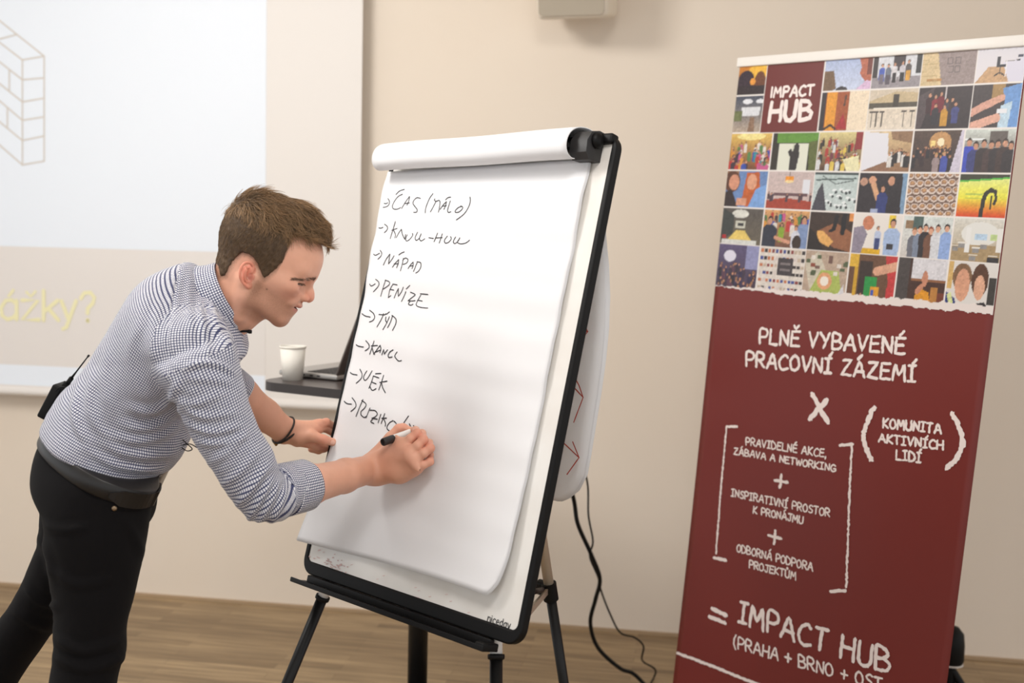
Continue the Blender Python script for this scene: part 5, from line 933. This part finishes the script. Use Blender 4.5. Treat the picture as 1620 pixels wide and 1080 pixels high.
AV = np.concatenate([hv, rv, lv, bv_]); AF = np.concatenate([hf, rf+len(hv), lf+len(hv)+len(rv), bf+len(hv)+len(rv)+len(lv)]); AC = np.concatenate([hc, rc, lc_, skin_base(bv_)])
M_skin = vcol('skin', .48, .35); N, L, b = nodes(M_skin); b.inputs['Subsurface Weight'].default_value = .12; b.inputs['Subsurface Radius'].default_value = (.012, .005, .003); b.inputs['Subsurface Scale'].default_value = .5; add_bump(M_skin, 900, .12, .0006)
base = np.array([ank[0], ank[1], 0.]); AVl = AV-base
man = mesh('person', AVl, AF, M_skin, None, True, label='man in navy check shirt and black trousers bending forward to write on the flip chart', col=AC, cat='person'); man.location = Vector(base)
sho = mesh('shirt', sv, sf, M_check, man, True, uv=UV, label='white shirt with fine navy check')
tro_o = mesh('trousers', tv, tf, M_tro, man, True)
# cuff, collar
def band(name, c, ax, T, prof, R, parent, mt, n=72, arc=(0, 2*math.pi), squash=1., closed=True, wob=0.):
    T = unit(T-ax*np.dot(T, ax)); W = np.cross(ax, T); V = []; F = []; uv = []; m = len(prof)
    for i, (h, dr) in enumerate(prof):
        for k in range(n+1):
            th = arc[0]+(arc[1]-arc[0])*k/n; r = R+dr+wob*math.sin(3*th+i)*.5+wob*math.sin(7*th+i*1.3)*.4; V.append(c+ax*h+T*math.cos(th)*r+W*math.sin(th)*r*squash)
    for i in range(m-1):
        for k in range(n):
            a = i*(n+1)+k; F.append((a, a+1, a+n+2, a+n+1)); h0, h1 = prof[i][0], prof[i+1][0]; g = lambda kk: (arc[0]+(arc[1]-arc[0])*kk/n)*R
            uv += [(g(k), h0), (g(k+1), h0), (g(k+1), h1), (g(k), h1)]
    return mesh(name, V, F, mt, parent, True, uv=uv)
cuax = unit(R_WR-EL)
o = band('cuff', CU0+cuax*.006, cuax, -BN, [(0, -.004), (.001, .0005), (.004, .0022), (.02, .002), (.045, .0016), (.062, .001), (.0645, -.001), (.064, -.006), (.05, -.010)], .0505, sho, M_check, wob=.0012)
o = band('cuff', FW-axf*.03, axf, HF, [(0, -.006), (.001, 0), (.004, .002), (.03, .001), (.045, 0), (.047, -.004), (.04, -.008)], .049, sho, M_check, wob=.0015)
nkb = cpt(92, 632, MID); nkf = cpt(262, 980, MID); nc = (nkb+nkf)/2; nT = unit(nkf-nkb); nax = unit(np.cross(WID, nT)); nax = nax if nax@CR > 0 else -nax
ra_ = np.linalg.norm(nkf-nkb)/2
NV, Nh = 96, 14; V = []; F = []; uv = []
pr = [(-.034, -.003), (-.02, -.001), (-.006, 0), (.002, .001), (.005, .0035), (.003, .007), (-.006, .0085), (-.016, .0105), (-.028, .0145), (-.037, .0190), (-.0375, .0165)]
for i, (h, dr) in enumerate(pr):
    for k in range(NV+1):
        th = math.radians(12)+math.radians(336)*k/NV; f_ = math.cos(th); tip = max(0, (f_-.55)/.45); hh = h*(1+(.45*tip if i > 5 else 0)); rr = ra_+dr+(.006*tip if i > 5 else 0)
        V.append(nc+nax*hh+nT*f_*(rr+.002)+WID*math.sin(th)*(rr*.98))
sc_ = np.concatenate([[0], np.cumsum([math.hypot(b[0]-a[0], b[1]-a[1]) for a, b in zip(pr[:-1], pr[1:])])])
for i in range(len(pr)-1):
    for k in range(NV):
        a = i*(NV+1)+k; F.append((a, a+1, a+NV+2, a+NV+1)); g = lambda kk: kk/NV*.40; s0, s1 = sc_[i], sc_[i+1]; uv += [(g(k), s0), (g(k+1), s0), (g(k+1), s1), (g(k), s1)]
mesh('collar', V, F, M_check, sho, True, uv=uv)
# belt
M_belt = add_bump(mat('belt_leather', (24, 21, 20), .42), 300, .1, .0006)
bc_ = at(167, 716, MID); ba_ = np.linalg.norm(at(249, 756, MID)-at(85, 674, MID))/2; V = []; F = []
bT = unit(at(249, 756, MID)-at(85, 674, MID)); bN = unit(np.cross(bT, WID)); bN = bN if bN@CU > 0 else -bN
pf = [(-.016, -.014), (-.017, .0), (-.015, .003), (.015, .003), (.017, 0), (.016, -.05)]
tro0 = Body().add(pel, nleg, fleg); th_ = np.linspace(0, 2*math.pi, 81)[:-1]; dirs = np.outer(np.cos(th_), bT)+np.outer(np.sin(th_), WID); rr_ = np.zeros(80)
for hh0 in (-.006, 0.):
    lo_ = np.full(80, .05); hi_ = np.full(80, .30)
    for _ in range(18):
        md_ = (lo_+hi_)/2; ins_ = tro0.d(bc_+bN*hh0+dirs*md_[:, None]) < 0; lo_ = np.where(ins_, md_, lo_); hi_ = np.where(ins_, hi_, md_)
    rr_ = np.maximum(rr_, hi_)
rr_ = (rr_+np.roll(rr_, 1)+np.roll(rr_, -1))/3+.0045
for h, dr in pf:
    for k in range(80): V.append(bc_+bN*h+dirs[k]*(rr_[k]+dr))
for i in range(5):
    for k in range(80): F.append((i*80+k, i*80+(k+1) % 80, (i+1)*80+(k+1) % 80, (i+1)*80+k))
belt = mesh('belt', V, F, M_belt, man, True)
bk_ = at(247, 757, MID-.02); autosmooth(B().box(bc_+bT*(rr_[0]+.005)-WID*.01, bN, WID, bT, .021, .026, .003, .002).build('buckle', mat('buckle_metal', (120, 112, 104), .3, .9), belt))
rint = lambda t: np.interp(t % (2*math.pi), np.append(th_, 2*math.pi), np.append(rr_, rr_[0]))
tip_ = [bc_+(bT*math.cos(t)+WID*math.sin(t))*(rint(t)+.006)-bN*.004 for t in np.linspace(-.35, -1.15, 14)]
V = []; F = []
for i, p in enumerate(tip_):
    w_ = .0155 if i < 12 else .0155*(1-(i-11)*.35); t = unit(tip_[min(i+1, 13)]-tip_[max(i-1, 0)]); o_ = unit(np.cross(t, bN)); o_ = o_ if o_@(-CW) > 0 else -o_; V += [p+bN*w_, p-bN*w_, p+bN*w_-o_*.004, p-bN*w_-o_*.004]
for i in range(13): a = i*4; F += [(a, a+1, a+5, a+4), (a+2, a+6, a+7, a+3), (a, a+4, a+6, a+2), (a+1, a+3, a+7, a+5)]
mesh('belt_end', V, F, M_belt, belt, False)
rvp = at(180, 803, NR-.098); i0 = np.argmin(np.hypot(project(tv)[0]-180, project(tv)[1]-803)+(normals(tv, tf)@CW > 0)*1e4); B().lathe(tv[i0], tn[i0], [(.001, .003), (.003, .0032), (.005, .002), (.0055, 0), (.001, 0)], 18).build('rivet', mat('copper_rivet', (150, 128, 104), .35, .9), tro_o, True)
for a0 in (ank, fa_):
    s_ = Body().add(Cone([*(a0[:2]-fdir[:2]*.03), .045], [*(a0[:2]+fdir[:2]*.09), .042], .043, .042, .02), Cone([*(a0[:2]+fdir[:2]*.09), .036], [*(a0[:2]+fdir[:2]*.17), .030], .045, .032, .02), Cone(a0, [*a0[:2], .05], .047, .05, .03), Half([0, 0, .004], [0, 0, -1]))
    v_, f_ = net(s_.d, s_.prims(), .006); mesh('shoe', v_, f_, mat('black_leather', (30, 27, 26), .35), man, True)
# bracelet
bw = at(360+358/3.858, 520+632/3.858, ED_-.035-.01); M_cord = mat('dark_cord', (44, 36, 32), .7); br_ = B()
for dx, tl, r in ((-.004, .10, .0355), (.004, -.16, .0355)):
    axb = unit(fb+LU*tl); T = unit(VN-axb*np.dot(VN, axb)); W = np.cross(axb, T); br_.tube([L_WR-fb*.002+axb*dx+T*r*.80*math.cos(t)+W*r*math.sin(t) for t in np.linspace(0, 2*math.pi, 48)], .0024, 8)
brc = br_.build('bracelet', M_cord, man, True); B().tube([L_WR-fb*.004-LU*.034+VN*.006, L_WR+fb*.006-LU*.036+VN*.008], .0035, 10).build('clasp', mat('brass', (176, 140, 80), .35, .9), brc, True)
M_brow = mat('eyebrow_hair', (112, 84, 64), .6)
# eyes
M_eye = vcol('eye', .15)
for s in (-1, 1):
    e = hp(97.5, s*31.5, 33); g = unit(HF*.90-HU_*.40); v_ = []; f_ = []; nn, mm = 24, 16
    t1 = unit(np.cross(g, HSd)); t2 = np.cross(g, t1); cc = []
    for i in range(mm+1):
        for k in range(nn):
            ph = math.pi*i/mm; th = 2*math.pi*k/nn; v_.append(e+(g*math.cos(ph)+(t1*math.cos(th)+t2*math.sin(th))*math.sin(ph))*12.9*HS); cc.append(lin((24, 20, 20)) if ph < .4 else lin((60, 52, 44)) if ph < .75 else lin((206, 192, 184)))
    for i in range(mm):
        for k in range(nn): f_.append((i*nn+k, i*nn+(k+1) % nn, (i+1)*nn+(k+1) % nn, (i+1)*nn+k))
    mesh('eye', v_, f_, M_eye, man, True, col=np.array(cc))
for s in (-1, 1):
    la_ = B()
    for k in range(46):
        a = math.radians(-12+88*k/45); f0 = 97.5+14.1*math.cos(a); s0 = 31.5+14.1*math.sin(a); u0 = 29.5+(f0-101)*.306+2.0; p = hp(f0, s*s0, u0); d0 = HF*math.cos(a)+HSd*s*math.sin(a)
        la_.tube([p-d0*.001, p+d0*.0022-HU_*.0014, p+d0*.0048-HU_*.0019], [.00034, .00026, .0001], 3, False)
    la_.build('eyelash', M_brow, man).__setitem__('kind', 'stuff')
# ------------------------------------------------------------------ hair
skull = Body(); skull.base = head.base
vol = [hE((-6, 0, 81), (91, 79, 87), 14), hE((36, 0, 112), (64, 66, 66), 16), hE((78, 0, 138), (33, 46, 27), 16, rot=-38), hE((-38, 0, 103), (52, 58, 57), 14)]
def hair_d(p, c=None, h=1e9):
    q = (p-HO)/HS; f, u = q@HF, q@HU_; th = (2.8+8*np.clip((u-18)/85, 0, 1))*HS; d = skull.d(p, c, h+.02)-th
    for v in vol: d = smin(d, v.d(p), v.k)
    return smax(d, (poly_sd(f, u)+np.where(f < 70, noise3(p, 420)*3.5+noise3(p, 900)*2., 0))*HS, .004)
cv, cf = net(hair_d, [Ell(hp(15, 0, 75), np.array([150, 100, 140])*HS)], .0024, smooth=2)
cn = normals(cv, cf); cv = cv-cn*.0006+cn*(noise3(cv, 300)*.0013)[:, None]
M_hair = vary(mat('brown_hair', (100, 78, 56), .6, spec=.3), (72, 55, 40), (90, 70, 50), 60)
hr = mesh('hair', cv, cf, M_hair, man, True)
fa3 = np.linalg.norm(np.cross(cv[cf[:, 1]]-cv[cf[:, 0]], cv[cf[:, 3]]-cv[cf[:, 0]]), axis=1); NS = 17000
fi_ = rng.choice(len(cf), NS, p=fa3/fa3.sum()); w_ = rng.random((NS, 2)); quad = cv[cf[fi_]]; root = (quad[:, 0]*(1-w_[:, :1])*(1-w_[:, 1:])+quad[:, 1]*w_[:, :1]*(1-w_[:, 1:])+quad[:, 2]*w_[:, :1]*w_[:, 1:]+quad[:, 3]*(1-w_[:, :1])*w_[:, 1:]); nr = cn[cf[fi_, 0]]
q = (root-HO)/HS; rf_, rs_, ru_ = q@HF, q@HSd, q@HU_
hd_ = poly_sd(hfq, huq); hn_ = normals(hv, hf); cand = np.nonzero((hd_ > -4) & (hd_ < 9) & (hfq < 60) & ~earm & (huq < 104) & (rng.random(len(hv)) < np.clip(1-hd_/9.5, 0, 1)*.5))[0]
root = np.concatenate([root, hv[cand]]); nr = np.concatenate([nr, hn_[cand]]); rf_ = np.append(rf_, hfq[cand]); rs_ = np.append(rs_, hsq[cand]); ru_ = np.append(ru_, huq[cand])
inside = poly_sd(rf_, ru_) < 9; root, nr, rf_, rs_, ru_ = root[inside], nr[inside], rf_[inside], rs_[inside], ru_[inside]; n = len(root)
topw = np.clip((ru_-96)/26, 0, 1)
wh = np.stack([rf_+58, rs_-4, ru_-150], 1)  # away from the crown
whn = np.stack([rf_+73, (rs_-22)*.8, ru_-112], 1); whn /= np.linalg.norm(whn, axis=1)[:, None]; dirl = whn*topw[:, None]*1.1+np.stack([.35*topw-.22*(1-topw), .10*topw*np.sign(rs_), -.15*topw-1.*(1-topw)], 1)
bk = (rf_ < -45) & (ru_ > 70); dirl[bk] = whn[bk]
cl_ = np.stack([noise3(root+i*.37, 170) for i in range(3)], 1)*1.5*(0.25+.75*topw)[:, None]+rng.normal(0, .12, (n, 3)); D = (dirl+cl_)@np.array([HF, HSd, HU_]); D = D-nr*(D*nr).sum(1)[:, None]; D /= np.linalg.norm(D, axis=1)[:, None]
edge = np.clip(-poly_sd(rf_, ru_)/14, .25, 1); ln = (9+30*topw*(1-.45*np.clip((rf_-55)/40, 0, 1)))*HS*rng.uniform(.6, 1.25, n)*np.where(topw < .3, edge, 1); lift = np.where(topw > .3, .45, .38)*rng.uniform(.5, 1.3, n)
K = 7; rad = np.where(topw > .3, .00055, .00042); V = np.zeros((n, K, 3, 3)); P0 = root-nr*.0004; curl = rng.normal(0, .4, n)+noise3(root, 150)*2.2
side = np.cross(nr, D); 
for k in range(K):
    t = k/(K-1); c = P0+(D*(t*ln)[:, None])+nr*(ln*lift*(t-.8*t*t))[:, None]+side*(ln*(curl*t*t*.35+topw*.13*np.sin(t*5.5+noise3(root, 90)*5)))[:, None]
    r = rad*(1-.75*t)
    for a in range(3): th = 2*math.pi*a/3; V[:, k, a] = c+(side*math.cos(th)+nr*math.sin(th))*r[:, None]
base_i = (np.arange(n)*K*3)[:, None, None]; F = []
for k in range(K-1):
    for a in range(3): F.append(np.stack([base_i[:, 0, 0]+k*3+a, base_i[:, 0, 0]+k*3+(a+1) % 3, base_i[:, 0, 0]+(k+1)*3+(a+1) % 3, base_i[:, 0, 0]+(k+1)*3+a], 1))
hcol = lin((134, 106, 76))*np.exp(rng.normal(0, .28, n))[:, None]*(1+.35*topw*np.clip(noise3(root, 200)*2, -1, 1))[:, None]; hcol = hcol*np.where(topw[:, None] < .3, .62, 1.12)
M_str = vcol('hair_strands', .45, .4)
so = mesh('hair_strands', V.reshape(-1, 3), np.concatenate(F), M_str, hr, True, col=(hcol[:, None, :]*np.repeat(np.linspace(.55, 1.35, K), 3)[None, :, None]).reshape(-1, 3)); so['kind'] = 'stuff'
# eyebrows, lashes
for s in (-1, 1):
    eb = B()
    for _ in range(210):
        t = rng.random()*.88; f0 = 122-44*t**1.3; s0 = s*(12+38*t); u0 = 54-24*t**1.35+rng.normal(0, 2.5)*(1-.5*t); p = hp(f0, s0, u0)
        od = unit(HF*(1.1-.8*t)+HSd*s*(.25+1.1*t)); dd = unit(HSd*s*(.7-.2*t)-HF*(.2+.7*t)+HU_*rng.normal(.15-.45*t, .15))
        lo_, hi_ = -.045, .03
        for _k in range(14):
            mid = (lo_+hi_)/2; lo_, hi_ = (mid, hi_) if head.d((p+od*mid)[None])[0] < 0 else (lo_, mid)
        p = p+od*hi_; eb.tube([p-od*.0004, p+dd*.004+od*.0017, p+dd*.0075+od*.0018], [.0003, .00026, .0001], 3, False)
    eb.build('eyebrow', M_brow, man).__setitem__('kind', 'stuff')
# ------------------------------------------------------------------ marker, transmitter, lapel microphone
p0 = hq(352, 458, 96); p1 = hq(790, 302, 1.0); md = unit(p1-p0); ml = np.linalg.norm(p1-p0)
mk = empty('marker_pen', p1, 'white marker pen with black cap posted on its end, held in the writing hand', 'marker')
M_mw = mat('marker_white', (236, 234, 230), .35)
B().lathe(p0, md, [(.001, .02), (.0078, .02), (.0078, ml-.026), (.0055, ml-.018), (.0045, ml-.008), (.001, ml-.008)], 24).build('barrel', M_mw, mk, True)
autosmooth(B().lathe(p0, md, [(.001, .003), (.0052, .003), (.0056, 0), (.0078, 0), (.0084, .0015), (.0087, .028), (.0083, .0295), (.001, .0295)], 28).build('cap', M_dark, mk))
B().lathe(p0, md, [(.0035, ml-.009), (.0022, ml-.002), (.001, ml)], 14).build('tip', M_black, mk, True)
b0 = at(107, 612, MID-.02); b1 = at(81, 662, MID-.02); bd = unit(b1-b0); bo = unit(np.cross(bd, WID)); bo = bo if bo@CR < 0 else -bo; bo_c = (b0+b1)/2+bo*.011
bp_ = empty('bodypack_transmitter', bo_c, 'black radio microphone transmitter with an antenna clipped on the back of the belt', 'transmitter')
autosmooth(B().box(bo_c, bd, bo, WID, .036, .0095, .028, .004).build('transmitter_case', M_black, bp_)); B().tube([b0-bd*.008+bo*.004, b0+bd*.004+bo*.004], .0075, 14).build('collar_nut', M_black, bp_)
a1 = at(113, 598, MID-.03); a2 = at(139, 564, MID-.05); B().tube([b0+bo*.004-bd*.002, a1], .0048, 10).tube([a1, a1+(a2-a1)*.3, a2], [.0028, .0016, .0013], 8).tube([a2, a2+unit(a2-a1)*.004], .0022, 8).build('antenna', M_black, bp_, True)
B().tube(spline([at(104, 612, MID-.05), at(92, 614, MID-.05), at(82, 632, MID-.04), at(75, 652, MID-.03), at(74, 664, MID-.03), at(82, 668, MID-.01)], 6), .0011, 6).build('microphone_cable', M_black, bp_, True)
B().box(bo_c-bo*.014, bd, bo, WID, .03, .0015, .012).build('belt_clip', M_dark, bp_)
l0 = at(391, 524, MID-.01)
lv_ = empty('lavalier_microphone', l0, 'tiny black lapel microphone clipped at the man\'s collar', 'microphone')
B().tube([l0, l0+CR*.004-CU*.0005, l0+CR*.009-CU*.001], [.003, .0042, .0036], 12).build('capsule', M_black, lv_, True); B().box(l0-CR*.006, CR, CU, CW, .008, .0022, .004).build('clip', M_black, lv_)
B().tube(spline([at(x, y, MID-.02+.002*i) for i, (x, y) in enumerate([(272, 716), (286, 704), (286, 694), (296, 702), (304, 710), (296, 713), (287, 706), (300, 702), (312, 708)])], 8), .0011, 6).build('microphone_cable', M_black, lv_, True)
